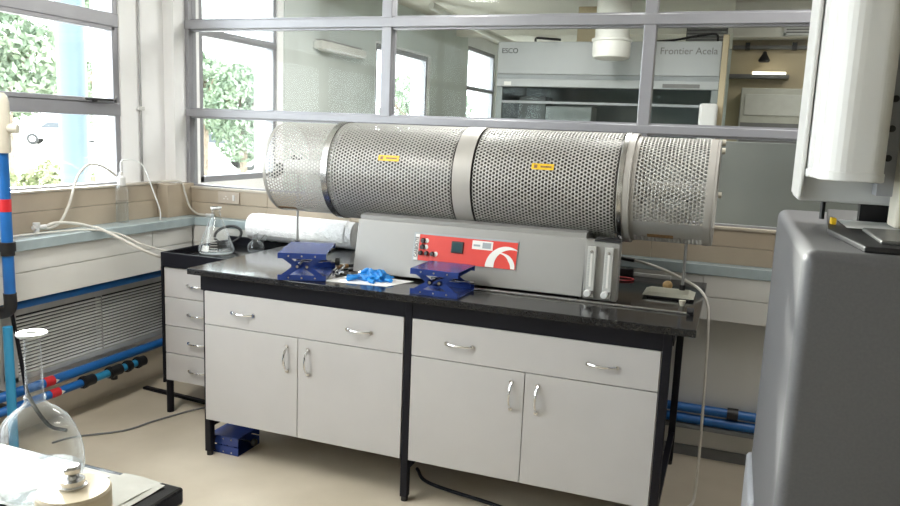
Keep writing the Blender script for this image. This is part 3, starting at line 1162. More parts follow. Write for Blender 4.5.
jack('raised blue lab jack on the left of the worktop beside the white paper', (1.553, -0.905, 0.9), math.radians(22), 0.205, 0.32, 0.118)
jack('blue lab jack below the red control panel, with purple sheen on top', (2.215, -0.945, 0.9), math.radians(0), 0.205, 0.205, 0.106, tip='red')
jack('folded blue lab jack on the floor under the left base cabinet', (1.150, -0.895, 0.0), math.radians(0), 0.165, 0.17, 0.088, folded=True)
# tool lying between the left jack and the furnace
t = thing('steel_clamp', 'small steel and brown laboratory clamp lying by the left blue jack', 'clamp', (1.66, -0.80, 0.9))
obj('rod', tube(NB(), [(1.610, -0.720, 0.912), (1.665, -0.660, 0.912), (1.687, -0.620, 0.912)], 0.007), 'black', t, 'black handle')
bm = NB()
tube(bm, [(1.635, -0.820, 0.908), (1.650, -0.780, 0.930), (1.620, -0.720, 0.912)], 0.006)
tube(bm, [(1.665, -0.840, 0.908), (1.670, -0.780, 0.930), (1.620, -0.720, 0.912)], 0.006)
box(bm, 1.610, 1.650, -0.74, -0.70, 0.900, 0.925, .004)
obj('jaw', bm, 'steel', t, 'steel jaws')
bm = NB()
cyl(bm, (1.650, -0.810, 0.925), (1.675, -0.760, 0.925), 0.010)
obj('screw_knob', bm, 'brownlab', t, 'brown knob')

# paper and gloves
bm = NB()
pts = [(1.690, -0.998), (1.985, -0.955), (2.015, -0.810), (1.73, -0.74), (1.66, -0.80)]
prism(bm, [(1.690, -1.010), (1.975, -0.975), (2.030, -0.815), (1.740, -0.812)], 'z', 0.9002, 0.9012)
single('paper_sheet', bm, 'paper', 'white sheet of paper under the blue gloves on the worktop', 'paper')
# crumpled gloves: one lumpy skin with finger lobes
t = bmesh.new()
bmesh.ops.create_icosphere(t, subdivisions=5, radius=1)
for v in t.verts:
    p = v.co.copy()
    d = 1 + 0.30 * mnoise.noise(p * 2.2) + 0.22 * mnoise.noise(p * 5.0 + Vector((3, 1, 2))) + 0.10 * mnoise.noise(p * 11)
    v.co = Vector((p.x * d * .072, p.y * d * .045, max(-.2, p.z * d) * .036))
t.transform(Matrix.Translation((1.868, -0.878, 0.9085)))
for (a, b, c) in (((1.80, -0.885, .913), (1.775, -0.905, .911), (1.752, -0.900, .908)), ((1.81, -0.92, .913), (1.80, -0.945, .912), (1.775, -0.955, .908)),
                  ((1.87, -0.92, .914), (1.88, -0.945, .911), (1.905, -0.953, .909)), ((1.92, -0.89, .914), (1.95, -0.90, .912), (1.962, -0.892, .910)),
                  ((1.85, -0.87, .93), (1.84, -0.885, .945), (1.815, -0.895, .930)), ((1.89, -0.88, .935), (1.905, -0.90, .948), (1.925, -0.91, .928))):
    tube(t, [a, b, c], 0.0085, 10)
for f in t.faces:
    f.smooth = True
single('crumpled_gloves', t, 'glove', 'crumpled bright blue nitrile gloves on the white paper', 'gloves')

# ================================================================== BACK OF THE BENCH
# white roll
RR = 0.074
t = thing('wrap_roll', 'thick white roll of wrap lying at the back of the worktop', 'roll', (1.1, -0.188, 0.9))
bm = NB()
n, prof = 40, []
for i in range(n + 1):
    x = 0.76 + 0.66 * i / n
    prof.append((RR * (1 + .02 * math.sin(i * 1.7) + .012 * math.sin(i * 4.1)), x))
lathe(bm, [(0, 0.76), (RR * .6, 0.757)] + prof + [(RR * .6, 1.423), (0, 1.42)], (0, -0.188, 0.9 + RR + .001), 'x', 48)
obj('roll_body', bm, 'foam', t)
bm = NB()
arc = [(-0.188 + (RR + .003) * math.cos(math.radians(a)), 0.901 + RR + (RR + .003) * math.sin(math.radians(a))) for a in range(95, 215, 10)]
arc2 = [(-0.188 + (RR + .0055) * math.cos(math.radians(a)), 0.901 + RR + (RR + .0055) * math.sin(math.radians(a))) for a in range(205, 85, -10)]
prism(bm, arc + arc2, 'x', 0.80, 1.38)
obj('loose_flap', bm, 'foam', t)

# erlenmeyer flask on the drawer desk
def glass_lathe(prof, th=0.0018):
    inner = [(max(r - th, 0.0), h + (th if i == 0 else 0)) for i, (r, h) in enumerate(prof)]
    return prof


t = thing('conical_flask', 'tall clear conical flask on the black drawer desk', 'flask', (0.695, -0.43, 0.848))
bm = NB()
cx, cy_ = 0.695, -0.43
lathe(bm, [(0, .849), (.078, .849), (.090, .855), (.094, .868), (.090, .885), (.062, .96), (.034, 1.032), (.024, 1.05), (.0225, 1.085), (.027, 1.092), (.028, 1.098), (.025, 1.099)], (cx, cy_, 0), n=48)
obj('flask_body', bm, 'lab', t)
bm = NB()
lathe(bm, [(0.0255, 1.088), (.0285, 1.092), (.0285, 1.099), (.0235, 1.100)], (cx, cy_, 0), n=48)
obj('lip', bm, 'squeeze', t)
# volume marks: plates following the cone
bm = NB()
for i in range(6):
    z = 0.872 + .0135 * i
    r = 0.0945 - (z - .875) * .375
    for k in range(5):
        a0, a1_ = math.radians(286 + k * 5), math.radians(291 + k * 5)
        vs = [bm.verts.new((cx + r * math.cos(a), cy_ + r * math.sin(a), zz)) for a, zz in ((a0, z), (a1_, z), (a1_, z + .003), (a0, z + .003))]
        bm.faces.new(vs)
obj('volume_mark', bm, 'printwhite', t, 'white volume marks')
bm = NB()
for k in range(6):
    a0, a1_ = math.radians(252 + k * 5), math.radians(257 + k * 5)
    bm.faces.new([bm.verts.new((cx + r * math.cos(a), cy_ + r * math.sin(a), zz)) for a, r, zz in ((a0, .0935, .868), (a1_, .0935, .868), (a1_, .0840, .898), (a0, .0840, .898))])
obj('label_patch', bm, 'printwhite', t, 'white label patch')
single('cable_coil', tube(NB(), [(0.60 + .085 * math.cos(math.radians(a)), -0.20 + .045 * math.sin(math.radians(a)), 0.858 + .056 + .044 * math.sin(math.radians(a))) for a in range(-80, 275, 20)], 0.008), 'black',
       'black cable coil standing behind the conical flask', 'cable')

# two neck flask
t = thing('two_neck_flask', 'small clear two neck flask in front of the white roll', 'flask', (0.865, -0.31, 0.848))
bm = NB()
c = Vector((0.865, -0.31, 0.848))
lathe(bm, [(0, .0015), (.026, .0015), (.042, .012), (.046, .030), (.040, .050), (.024, .066), (.013, .078), (.012, .105), (.015, .110)], c, n=32)
obj('flask_body', bm, 'lab', t)
bm = NB()
tube(bm, [c + Vector((.025, 0, .055)), c + Vector((.045, 0, .078)), c + Vector((.065, 0, .100))], 0.011, 16)
obj('side_neck', bm, 'lab', t)

# things at the right rear of the worktop
single('gas_hose', tube(NB(), [(2.905, -0.30, 1.004), (2.955, -0.30, 0.996), (3.05, -0.38, 0.985), (3.138, -0.41, 0.955), (3.205, -0.43, 0.922), (3.240, -0.46, 0.87), (3.252, -0.49, 0.78), (3.258, -0.5, 0.595), (3.264, -0.5, 0.372), (3.266, -0.5, 0.15), (3.262, -0.52, 0.012), (3.24, -0.60, 0.008)], 0.0062, 10), 'hose',
       'pale hose from the furnace hanging over the right end of the worktop', 'hose')
single('hose_coupling', tube(NB(), [(2.80, -0.262, 1.010), (2.84, -0.285, 1.008), (2.905, -0.301, 1.004)], 0.010, 12), 'black', 'black hose coupling at the rear of the furnace', 'coupling')
single('red_wire', tube(NB(), [(2.78, -0.28, .905), (2.86, -0.30, .905), (2.90, -0.262, .905), (2.89, -0.225, .905), (2.83, -0.215, .905), (2.78, -0.225, .905)], 0.0035, 8), 'red', 'thin red wire loop on the worktop behind the flowmeters', 'wire')
t = thing('wooden_ball_stopper', 'tan round ball stopper behind the right retort stand base', 'stopper', (3.066, -0.40, 0.9))
obj('ball', sph(NB(), (3.066, -0.395, 0.922), 0.0215), 'cork', t)
t = thing('small_stopper', 'pale conical stopper on the worktop by the rail end', 'stopper', (3.148, -0.70, 0.9))
bm = NB()
lathe(bm, [(0, 0), (.008, 0), (.013, .016), (.014, .022), (0, .024)], (3.148, -0.690, 0.9), n=20)
obj('cone', bm, 'cream', t)
t = thing('power_plug', 'black plug with white strip at the back of the worktop', 'plug', (2.87, -0.13, 0.9))
obj('plug_body', box(NB(), 2.80, 2.885, -0.150, -0.112, 0.9, 0.935, .003), 'black', t)
obj('white_strip', box(NB(), 2.886, 3.06, -0.130, -0.112, 0.9, 0.918, .002), 'white', t, 'white strip')

# ================================================================== LEFT LEDGE
t = thing('wash_bottle', 'clear wash bottle with bent spout on the window ledge', 'bottle', (0.17, -0.555, 0.985))
bx, by = 0.17, -0.555
bm = NB()
lathe(bm, [(0, .986), (.028, .986), (.032, .990), (.032, 1.13), (.031, 1.165), (.026, 1.180), (.018, 1.188), (.018, 1.195)], (bx, by, 0), n=32)
obj('bottle_body', bm, milky, t)
bm = NB()
lathe(bm, [(0, .988), (.0305, .988), (.0305, 1.105), (0, 1.105)], (bx, by, 0), n=32)
obj('liquid', bm, 'water', t)
bm = NB()
lathe(bm, [(0, 1.19), (.022, 1.19), (.022, 1.232), (.012, 1.242), (.010, 1.262), (0, 1.262)], (bx, by, 0), n=28)
obj('cap', bm, 'white', t, 'white screw cap')
obj('spout', tube(NB(), [(bx, by, 1.255), (bx, by, 1.315), (bx + .01, by + .02, 1.328), (bx + .03, by + .07, 1.325), (bx + .05, by + .12, 1.285), (0.245, -0.40, 1.16), (0.268, -0.375, 1.05), (0.268, -0.372, 0.99)], 0.0035, 8), 'squeeze', t, 'thin bent spout tube')

t = thing('gas_valve', 'small white hose tap on the left ledge', 'tap', (0.21, -1.14, 0.985))
bm = NB()
cyl(bm, (0.21, -1.14, 0.985), (0.21, -1.14, 1.03), 0.012)
cyl(bm, (0.21, -1.16, 1.022), (0.21, -1.09, 1.022), 0.011)
obj('tap_body', bm, 'white', t)
bm = NB()
cyl(bm, (0.21, -1.14, 1.03), (0.21, -1.14, 1.045), 0.016)
obj('tap_knob', bm, 'white', t)
single('looped_hose', tube(NB(), [(0.20, -1.12, 1.014), (0.172, -1.03, 1.005), (0.165, -0.96, 1.03), (0.160, -0.90, 1.11), (0.155, -0.865, 1.182), (0.15, -0.824, 1.256), (0.15, -0.757, 1.306), (0.15, -0.68, 1.30), (0.155, -0.62, 1.27), (0.160, -0.580, 1.242)], 0.0065, 10), 'hose',
       'pale hose arching from the ledge tap up to the wash bottle', 'hose')
single('drooping_hose', tube(NB(), [(0.21, -1.09, 1.022), (0.225, -1.04, 1.036), (0.228, -0.93, 1.022), (0.26, -0.85, 0.999), (0.30, -0.843, 0.992), (0.38, -0.794, 0.945), (0.46, -0.742, 0.89), (0.515, -0.67, 0.846), (0.522, -0.50, 0.79)], 0.0075, 10), 'hose',
       'thick pale hose drooping from the left ledge to the drawer desk', 'hose')
single('thin_hose', tube(NB(), [(0.225, -1.36, 0.996), (0.215, -1.25, 0.996), (0.24, -1.05, 0.995), (0.285, -0.90, 0.992), (0.34, -0.760, 0.960), (0.42, -0.70, 0.91), (0.48, -0.62, 0.872), (0.510, -0.55, 0.850), (0.522, -0.42, 0.81)], 0.0045, 8), 'hose',
       'thin pale hose beside the thick one from the left ledge', 'hose')
single('corner_hose', tube(NB(), [(0.150, -0.33, 1.195), (0.160, -0.20, 1.194), (0.205, -0.12, 1.188), (0.218, -0.10, 1.12), (0.235, -0.08, 1.04), (0.27, -0.06, 1.000), (0.31, -0.055, 0.995), (0.36, -0.05, 0.992)], 0.0055, 8), 'hose',
       'thin white hose falling over the brown corner tiles', 'hose')
t = thing('hose_tap', 'little white hose end lying on the ledge in the corner', 'tap', (0.365, -0.05, 0.985))
obj('hose_end', cyl(NB(), (0.335, -0.055, 0.995), (0.385, -0.048, 0.995), 0.0095), 'white', t)

# ================================================================== FOREGROUND BENCH
bm = NB()
box(bm, 0.9, 2.415, -4.6, -2.757, 0.866, 0.9, .006)
single('near_worktop', bm, 'granite', 'black worktop corner in the near left foreground', 'worktop')
t = thing('near_bench_frame', 'black frame carrying the near left foreground worktop', 'bench frame', (1.7, -3.6, 0))
for x in (0.95, 2.32):
    for y in (-4.5, -2.86):
        obj('leg', box(NB(), x, x + .04, y, y + .04, 0, 0.866), 'blackmetal', t)


def sheet(poly, z, amp, seed, n=22):
    """creased sheet over a quad given corner by corner"""
    bm = NB()
    a, b, c, d = [Vector((*p, 0)) for p in poly]
    g = []
    for i in range(n + 1):
        row = []
        for j in range(n + 1):
            u, v = i / n, j / n
            p = a * (1 - u) * (1 - v) + b * u * (1 - v) + c * u * v + d * (1 - u) * v
            h = amp * (0.5 + .5 * mnoise.noise(Vector((p.x * 14, p.y * 30, seed)))) ** 1.0
            row.append(bm.verts.new((p.x, p.y, z + h)))
        g.append(row)
    for i in range(n):
        for j in range(n):
            bm.faces.new((g[i][j], g[i + 1][j], g[i + 1][j + 1], g[i][j + 1]))
    for f in bm.faces:
        f.smooth = True
    r = bmesh.ops.extrude_face_region(bm, geom=list(bm.faces))
    bmesh.ops.translate(bm, verts=[e for e in r['geom'] if isinstance(e, bmesh.types.BMVert)], vec=(0, 0, 0.0006))
    bmesh.ops.recalc_face_normals(bm, faces=bm.faces)
    return bm


single('creased_paper', sheet([(2.285, -2.765), (2.372, -2.765), (2.362, -2.95), (2.285, -3.05)], 0.9006, 0.006, 1.3), 'oldpaper', 'top creased cream paper sheet near the corner of the foreground worktop', 'paper')
single('creased_paper', sheet([(2.20, -2.775), (2.385, -2.772), (2.378, -3.06), (2.20, -3.1)], 0.9004, 0.003, 5.3), 'oldpaper', 'lower creased paper sheet peeping out below the top one in the foreground', 'paper')
single('white_paper', sheet([(1.90, -2.79), (2.27, -2.785), (2.26, -2.935), (1.95, -2.95)], 0.9010, 0.004, 9.1), 'paper', 'bright white paper under the long neck flask', 'paper')

# long neck flask
t = thing('long_neck_flask', 'large clear long neck flask in the left foreground', 'flask', (2.218, -2.891, 0.9))
fx, fy = 2.218, -2.891
bm = NB()
lathe(bm, [(0, .906), (.042, .906), (.062, .913), (.069, .932), (.073, .955), (.0725, .978), (.0685, 1.000), (.060, 1.023), (.050, 1.042), (.036, 1.056), (.022, 1.066), (.0155, 1.076), (.0140, 1.09), (.0128, 1.188), (.015, 1.192)], (fx, fy, 0), n=64)
obj('flask_body', bm, 'lab', t)
bm = NB()
lathe(bm, [(.0118, 1.189), (.0235, 1.190), (.0248, 1.1925), (.0235, 1.195), (.0108, 1.195)], (fx, fy, 0), n=48, close=True)
obj('flange', bm, 'squeeze', t, 'pale ground glass flange')
bm = NB()
lathe(bm, [(.0148, 1.078), (.0172, 1.080), (.0172, 1.084), (.0148, 1.086)], (fx, fy, 0), n=40)
obj('neck_ring', bm, 'lab', t)
bm = NB()
lathe(bm, [(0, .909), (.041, .909), (.060, .916), (.066, .934), (.0695, .948), (0, .948)], (fx, fy, 0), n=48)
obj('liquid', bm, 'water', t, 'clear liquid')

# cream block with steel knob
t = thing('ceramic_block', 'round cream block with a steel knob on the foreground worktop', 'block', (2.385, -2.975, 0.9))
bx, by = 2.378, -2.965
bm = NB()
lathe(bm, [(0, .903), (.050, .903), (.0545, .906), (.0545, .980), (.0515, .984), (0, .984)], (bx, by, 0), n=56)
obj('block_body', bm, 'block', t)
bm = NB()
lathe(bm, [(0, 0.984), (.021, 0.984), (.021, 0.987), (.018, 0.989), (.018, 0.996), (.010, 0.998), (.009, 1.003), (.012, 1.009), (.0125, 1.015), (.010, 1.019), (0, 1.019)], (bx - .006, by + .004, 0), n=24)
obj('knob', bm, 'steel', t, 'steel knob')

# ================================================================== GREY APPLIANCE ON THE RIGHT
t = thing('grey_appliance', 'tall grey moulded plastic appliance at the right edge', 'appliance', (3.9, -1.75, 0))
bm = NB()
box(bm, 3.433, 4.40, -2.232, -1.255, 0.02, 1.36, .024, 4)
for f in bm.faces:
    f.smooth = True
cs = obj('casing', bm, 'greybox', t)
cs.modifiers.new('even_shading', 'WEIGHTED_NORMAL')
bm = NB()
box(bm, 3.418, 4.41, -1.62, -1.235, 0.0, 0.56, .018, 4)
obj('lower_skirt', bm, 'greylite', t, 'light grey lower skirt')
bm = NB()
for x in (3.52, 4.3):
    cyl(bm, (x, -2.1, 0), (x, -2.1, 0.04), 0.03)
obj('foot', bm, 'black', t)
t = thing('dark_tray', 'flat black tray lying on top of the grey appliance', 'tray', (3.95, -1.75, 1.36))
bm = NB()
prism(bm, [(3.565, -1.30), (4.36, -1.30), (4.36, -2.19), (3.540, -2.195), (3.505, -1.90)], 'z', 1.360, 1.372, .003)
obj('tray_base', bm, 'black', t)
bm = NB()
box(bm, 3.575, 4.34, -2.14, -1.90, 1.372, 1.380, .003)
obj('grey_pad', bm, 'louv', t, 'dark grey pad')
single('leaflet', sheet([(3.548, -1.875), (3.68, -1.875), (3.76, -1.68), (3.548, -1.68)], 1.3728, 0.003, 2.2), 'paper', 'white leaflet lying on the black tray', 'paper')
single('yellow_tab', box(NB(), 3.522, 3.534, -1.80, -1.77, 1.3722, 1.388, .002), 'yellow', 'tiny yellow tab at the edge of the black tray', 'tab')

t = thing('wall_unit', 'white instrument housing with ribbed canister above the grey appliance', 'instrument', (3.6, -1.8, 1.384))
bm = NB()
box(bm, 3.443, 4.3, -1.800, -1.62, 1.425, 2.40, .006)
obj('housing', bm, mat('housing_white', (0.58, 0.59, 0.59), 0.4, var=0.02), t)
bm = NB()
box(bm, 3.441, 3.452, -1.825, -1.60, 1.432, 2.40, .004)
obj('side_panel', bm, 'white', t, 'bright white side panel')
bm = NB()
box(bm, 3.60, 4.25, -1.66, -1.625, 1.372, 1.426)
for xx in (3.51,):
    cyl(bm, (3.515, -1.66, 1.372), (3.515, -1.66, 1.426), 0.006)
obj('foot', bm, 'black', t)
# ribbed canister: stepped rounded outline pulled straight up
prof = []
x0, x1, y0, y1 = 3.455, 3.590, -2.010, -1.800
prof += [(x0, y1), (x0, -1.840), (x0 + .002, -1.846), (x0 + .0085, -1.850), (x0 + .0065, -1.872), (x0 + .0085, -1.880), (x0 + .0125, -1.884), (x0 + .0105, -1.905), (x0 + .0125, -1.912), (x0 + .0155, -1.916), (x0 + .013, -1.935)]
for i in range(9):
    a = math.radians(180 + 90 * i / 8)
    prof.append((x0 + .013 + .058 + .058 * math.cos(a), -1.952 + .058 * math.sin(a)))
for i in range(9):
    a = math.radians(270 + 90 * i / 8)
    prof.append((x1 - .03 + .03 * math.cos(a), -1.980 + .03 * math.sin(a)))
prof.append((x1, y1))
bm = NB()
prism(bm, prof, 'z', 1.502, 2.40)
cx_, cy2 = (x0 + x1) / 2, -1.89
prof2 = [(cx_ + (x - cx_) * 1.035, cy2 + (y - cy2) * 1.02) for x, y in prof]
prism(bm, prof2, 'z', 1.484, 1.504, .003)
obj('ribbed_canister', bm, 'white', t, 'white ribbed canister')
bm = NB()
box(bm, 3.600, 3.640, -1.86, -1.80, 1.45, 2.40)
obj('bracket', bm, 'greylite', t, 'grey bracket')
for z in (1.535, 1.60, 1.665, 1.87):
    bm = NB()
    cyl(bm, (3.612, -1.875, z), (3.612, -1.86, z), 0.0075)
    obj('bracket_screw', bm, 'black', t, 'black screw')
bm = NB()
box(bm, 3.632, 3.80, -1.93, -1.835, 1.384, 2.40, .006)
obj('post', bm, 'cream', t, 'cream post')

# ================================================================== NEXT ROOM, SEEN THROUGH THE GLASS
H = thing('fume_hood', 'long pale fume hood facing the glass in the next room', 'fume hood', (2.2, 2.9, 0))
hx0, hx1, hy = 1.330, 3.118, 2.5
obj('header_panel', box(NB(), hx0, hx1, hy, hy + .08, 2.048, 2.312, .006), 'hoodw', H)
obj('header_band', box(NB(), hx0, hx1, hy + .006, hy + .08, 2.010, 2.046), 'hoodband', H, 'grey band')
obj('lamp_cover', box(NB(), hx0, hx1, hy - .010, hy + .08, 1.945, 2.010, .006), 'hoodw', H)
obj('sash', box(NB(), hx0 + .04, hx1 - .04, hy + .03, hy + .036, 1.30, 1.945), glass('hood_sash', (0.86, 0.89, 0.89), 0.02, 0.3), H)
bm = NB()
box(bm, hx0, hx0 + .05, hy + .01, hy + .85, 0.9, 2.30)
box(bm, hx1 - .05, hx1, hy + .01, hy + .85, 0.9, 2.30)
box(bm, hx0, hx1, hy + .80, hy + .85, 0.9, 2.30)
box(bm, hx0, hx1, hy + .08, hy + .85, 2.26, 2.312)
obj('chamber', bm, 'hoodin', H)
obj('sash_rail', box(NB(), hx0 + .04, hx1 - .04, hy + .018, hy + .042, 1.81, 1.83), 'hoodband', H)
obj('work_surface', box(NB(), hx0, hx1, hy - .02, hy + .85, 0.86, 0.90, .004), 'hoodband', H)
obj('base_cabinet', box(NB(), hx0, hx1, hy + .03, hy + .85, 0.0, 0.86), 'hoodw', H)
obj('lettering', text_bm('ESCO', 0.058, 1.435, 2.236, hy - .002), 'black', H, 'black maker lettering')
obj('lettering', text_bm('Frontier Acela', 0.074, 2.875, 2.236, hy - .002), 'louv', H, 'grey lettering')
obj('control_sticker', box(NB(), 1.40, 1.46, hy - .013, hy - .010, 1.955, 1.985), 'printwhite', H, 'small white sticker')
obj('control_panel', box(NB(), 2.70, 2.98, hy - .014, hy - .010, 1.955, 1.985), 'louv', H, 'dark control strip')
obj('side_post', box(NB(), 3.120, 3.165, hy - .02, hy + .06, 0, 2.36, .004), 'tan', H, 'tan edge post')

t = thing('hood_apparatus', 'dark grey apparatus standing inside the fume hood at left', 'apparatus', (1.7, 2.8, 0.9))
bm = NB()
box(bm, 1.48, 1.72, 2.7, 2.95, 0.9, 1.88, .01)
obj('column', bm, 'louv', t)
bm = NB()
box(bm, 1.72, 2.12, 2.7, 2.95, 0.9, 1.80, .01)
obj('cabinet_body', bm, 'louvslat', t)
single('white_carton', box(NB(), 3.00, 3.13, 2.30, 2.46, 0.90, 1.835, .02), 'white', 'tall white container in front of the fume hood at right', 'container')
single('side_table', box(NB(), 2.4, 3.3, 2.05, 2.47, 0.0, 0.90, .01), 'dull', 'low dull cupboard in front of the fume hood', 'cupboard')

t = thing('exhaust_duct', 'white round exhaust duct hanging in front of the fume hood', 'duct', (2.25, 2.2, 2.1))
dcx, dcy = 2.335, 2.15
bm = NB()
lathe(bm, [(0, 2.135), (.105, 2.135), (.135, 2.150), (.142, 2.175), (.142, 2.28), (.128, 2.30), (.128, CEIL)], (dcx, dcy, 0), n=40)
obj('duct_body', bm, 'duct', t)
bm = NB()
lathe(bm, [(.144, 2.265), (.150, 2.268), (.150, 2.285), (.130, 2.292)], (dcx, dcy, 0), n=40)
obj('duct_collar', bm, 'duct', t)

# ceiling pipes and beams
single('ceiling_pipe', tube(NB(), [(0.5, 3.0, 2.70), (0.7, 3.6, 2.60), (0.95, 4.4, 2.50), (1.3, 5.2, 2.46), (1.75, 5.6, 2.45)], 0.035, 14), 'duct', 'white pipe sloping under the next room\'s ceiling', 'pipe')
for i, y in enumerate((1.3, 4.5)):
    single('ceiling_beam', box(NB(), 0.2, 3.1, y, y + .18, 2.62, CEIL - .001, .004), 'ceil', ('white ceiling beam nearest the glass partition', 'white ceiling beam beyond the fume hood')[i], 'beam')
single('hood_top_box', box(NB(), 1.95, 2.25, 2.7, 3.0, 2.313, 2.62, .01), 'tan', 'tan box standing on top of the fume hood', 'box')
single('hood_cable', tube(NB(), [(2.55, 2.60, 2.318), (2.75, 2.58, 2.33), (2.92, 2.58, 2.36), (3.06, 2.58, 2.375), (3.08, 2.60, 2.319)], 0.009, 8), 'black', 'black cable lying along the top of the fume hood at right', 'cable')
single('black_bracket', tube(NB(), [(1.62, 2.62, 2.318), (1.63, 2.60, 2.352), (1.70, 2.60, 2.350), (1.84, 2.60, 2.338)], 0.010, 8), 'black', 'small black bracket on top of the fume hood at left', 'bracket')

t = thing('ceiling_vent', 'dark louvred ceiling vent above the right end of the fume hood', 'vent', (2.98, 2.9, 2.4))
obj('frame', box(NB(), 2.82, 3.14, 2.86, 2.90, 2.36, 2.56), 'louv', t)
for i in range(7):
    obj('slat', prism(NB(), [(2.856, 2.375 + .026 * i), (2.84, 2.367 + .026 * i), (2.838, 2.370 + .026 * i), (2.852, 2.380 + .026 * i)], 'x', 2.83, 3.13), 'louvslat', t)
single('ceiling_bulkhead', box(NB(), 3.17, XR - .02, 3.40, 5.0, 2.455, CEIL - .001), 'ceil', 'pale bulkhead under the ceiling right of the fume hood', 'bulkhead')
sbox('wall_next_room', 'tan', 3.17, XR - .02, 3.62, 3.70, 0, 2.454)
t = thing('supply_grille', 'white slatted air grille on the bulkhead', 'grille', (3.69, 3.39, 2.45))
bm = NB()
gx0, gx1, gz0, gz1 = 3.575, 3.83, 2.465, 2.60
for a in ((gx0, gx1, gz0, gz0 + .018), (gx0, gx1, gz1 - .018, gz1), (gx0, gx0 + .018, gz0, gz1), (gx1 - .018, gx1, gz0, gz1)):
    box(bm, a[0], a[1], 3.375, 3.40, a[2], a[3])
obj('frame', bm, 'white', t)
obj('backing', box(NB(), gx0, gx1, 3.395, 3.3995, gz0, gz1), 'louv', t)
for i in range(4):
    z = gz0 + .030 + .024 * i
    obj('slat', box(NB(), gx0 + .016, gx1 - .016, 3.378, 3.392, z, z + .013), 'white', t)
t = thing('wall_rail', 'dark rail high on the tan wall of the next room', 'rail', (3.6, 3.6, 2.38))
obj('bar', box(NB(), 3.18, 3.80, 3.56, 3.62, 2.372, 2.402), 'louv', t)
bm = NB()
for x in (3.3, 3.68):
    box(bm, x - .02, x + .02, 3.54, 3.62, 2.365, 2.425)
obj('rail_bracket', bm, 'black', t)
t = thing('security_camera', 'small black camera hanging on the tan wall', 'camera', (3.44, 3.6, 2.28))
obj('camera_mount', cyl(NB(), (3.445, 3.62, 2.33), (3.445, 3.52, 2.33), 0.018), 'black', t)
bm = NB()
lathe(bm, [(0, 2.255), (.04, 2.255), (.05, 2.27), (.03, 2.305), (.012, 2.335), (0, 2.335)], (3.445, 3.52, 0), n=24)
obj('camera_body', bm, 'black', t)
t = thing('strip_lamp', 'lit strip lamp over the grey cabinet in the next room', 'lamp', (3.52, 3.5, 2.15))
obj('lamp_tray', box(NB(), 3.17, 3.66, 3.50, 3.62, 2.118, 2.150), 'louv', t)
obj('tube', box(NB(), 3.36, 3.63, 3.494, 3.512, 2.150, 2.170, .003), 'lamp', t, 'glowing tube')
t = thing('grey_hood_cabinet', 'grey cabinet below the strip lamp in the next room', 'cabinet', (3.75, 3.2, 0))
obj('cabinet_body', box(NB(), 3.285, 4.6, 3.0, 3.60, 0, 2.000, .006), mat('greenish_grey', (0.42, 0.42, 0.36), 0.4, var=0.05), t)
obj('cabinet_panel', box(NB(), 3.32, 4.4, 2.992, 3.0, 1.78, 1.95, .003), mat('greenish_grey_light', (0.47, 0.47, 0.42), 0.4), t)
obj('dark_opening', box(NB(), 3.30, 4.58, 2.994, 3.0, 1.2, 1.72), 'louv', t, 'dark opening')
single('dim_room_board', box(NB(), 1.6, 5.2, 0.95, 1.0, 0, 1.56, .004), 'dull', 'added dull grey board standing for the dim room behind the lower glass at right', 'screen')  # added dark board, stands for the dim lower part of the next room
t = thing('wall_light', 'long white wall light on the next room\'s window wall', 'light', (XL, 2.0, 2.18))
bm = NB()
box(bm, XL + .012, XL + .10, 1.56, 2.32, 2.150, 2.215, .012)
obj('light_body', bm, 'duct', t)
bm = NB()
box(bm, XL + .012, XL + .07, 1.60, 2.28, 2.215, 2.232, .004)
obj('light_backplate', bm, 'louvslat', t)
obj('light_diffuser', box(NB(), XL + .03, XL + .112, 1.60, 2.28, 2.142, 2.160, .006), 'squeeze', t)

# ================================================================== OUTDOORS
sbox('ground', 'ground', -70, XL - WT, -40, 70, -0.40, -0.30)
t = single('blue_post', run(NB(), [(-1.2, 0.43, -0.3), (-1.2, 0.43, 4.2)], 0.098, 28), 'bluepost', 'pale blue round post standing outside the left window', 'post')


def leaves(center, rad, n, size, seed):
    rnd = random.Random(seed)
    bm = NB()
    c = Vector(center)
    for _ in range(n):
        while True:
            p = Vector((rnd.uniform(-1, 1), rnd.uniform(-1, 1), rnd.uniform(-1, 1)))
            if p.length < 1 and mnoise.noise(p * 2.3 + Vector((seed, 0, 0))) > -0.12:
                break
        q = c + Vector((p.x * rad[0], p.y * rad[1], p.z * rad[2]))
        a = Vector((rnd.gauss(0, 1), rnd.gauss(0, 1), rnd.gauss(0, 1))).normalized()
        b = a.orthogonal().normalized()
        s = size * rnd.uniform(.6, 1.3)
        pts = [q - a * s, q + b * s * .42 + a * s * .1, q + a * s, q - b * s * .42 + a * s * .1]
        bm.faces.new([bm.verts.new(v) for v in pts])
    return bm


def tree(label, x, y, crown, rad, n, size, seed, m='leafA', z0=-0.3):
    t = thing('tree', label, 'tree', (x, y, z0))
    bm = NB()
    tube(bm, [(x, y, z0), (x + .05, y, z0 + (crown - z0) * .5), (x - .03, y + .05, crown + rad[2] * .4)], 0.09, 10)
    for k in range(5):
        a = k * 1.26 + seed
        tube(bm, [(x, y, crown - rad[2] * .4), (x + rad[0] * .3 * math.cos(a), y + rad[1] * .3 * math.sin(a), crown - .1), (x + rad[0] * .75 * math.cos(a), y + rad[1] * .75 * math.sin(a), crown + rad[2] * .3)], 0.035, 8)
    obj('trunk', bm, 'bark', t)
    fo = obj('foliage', leaves((x, y, crown), rad, n, size, seed), m, t)
    return t


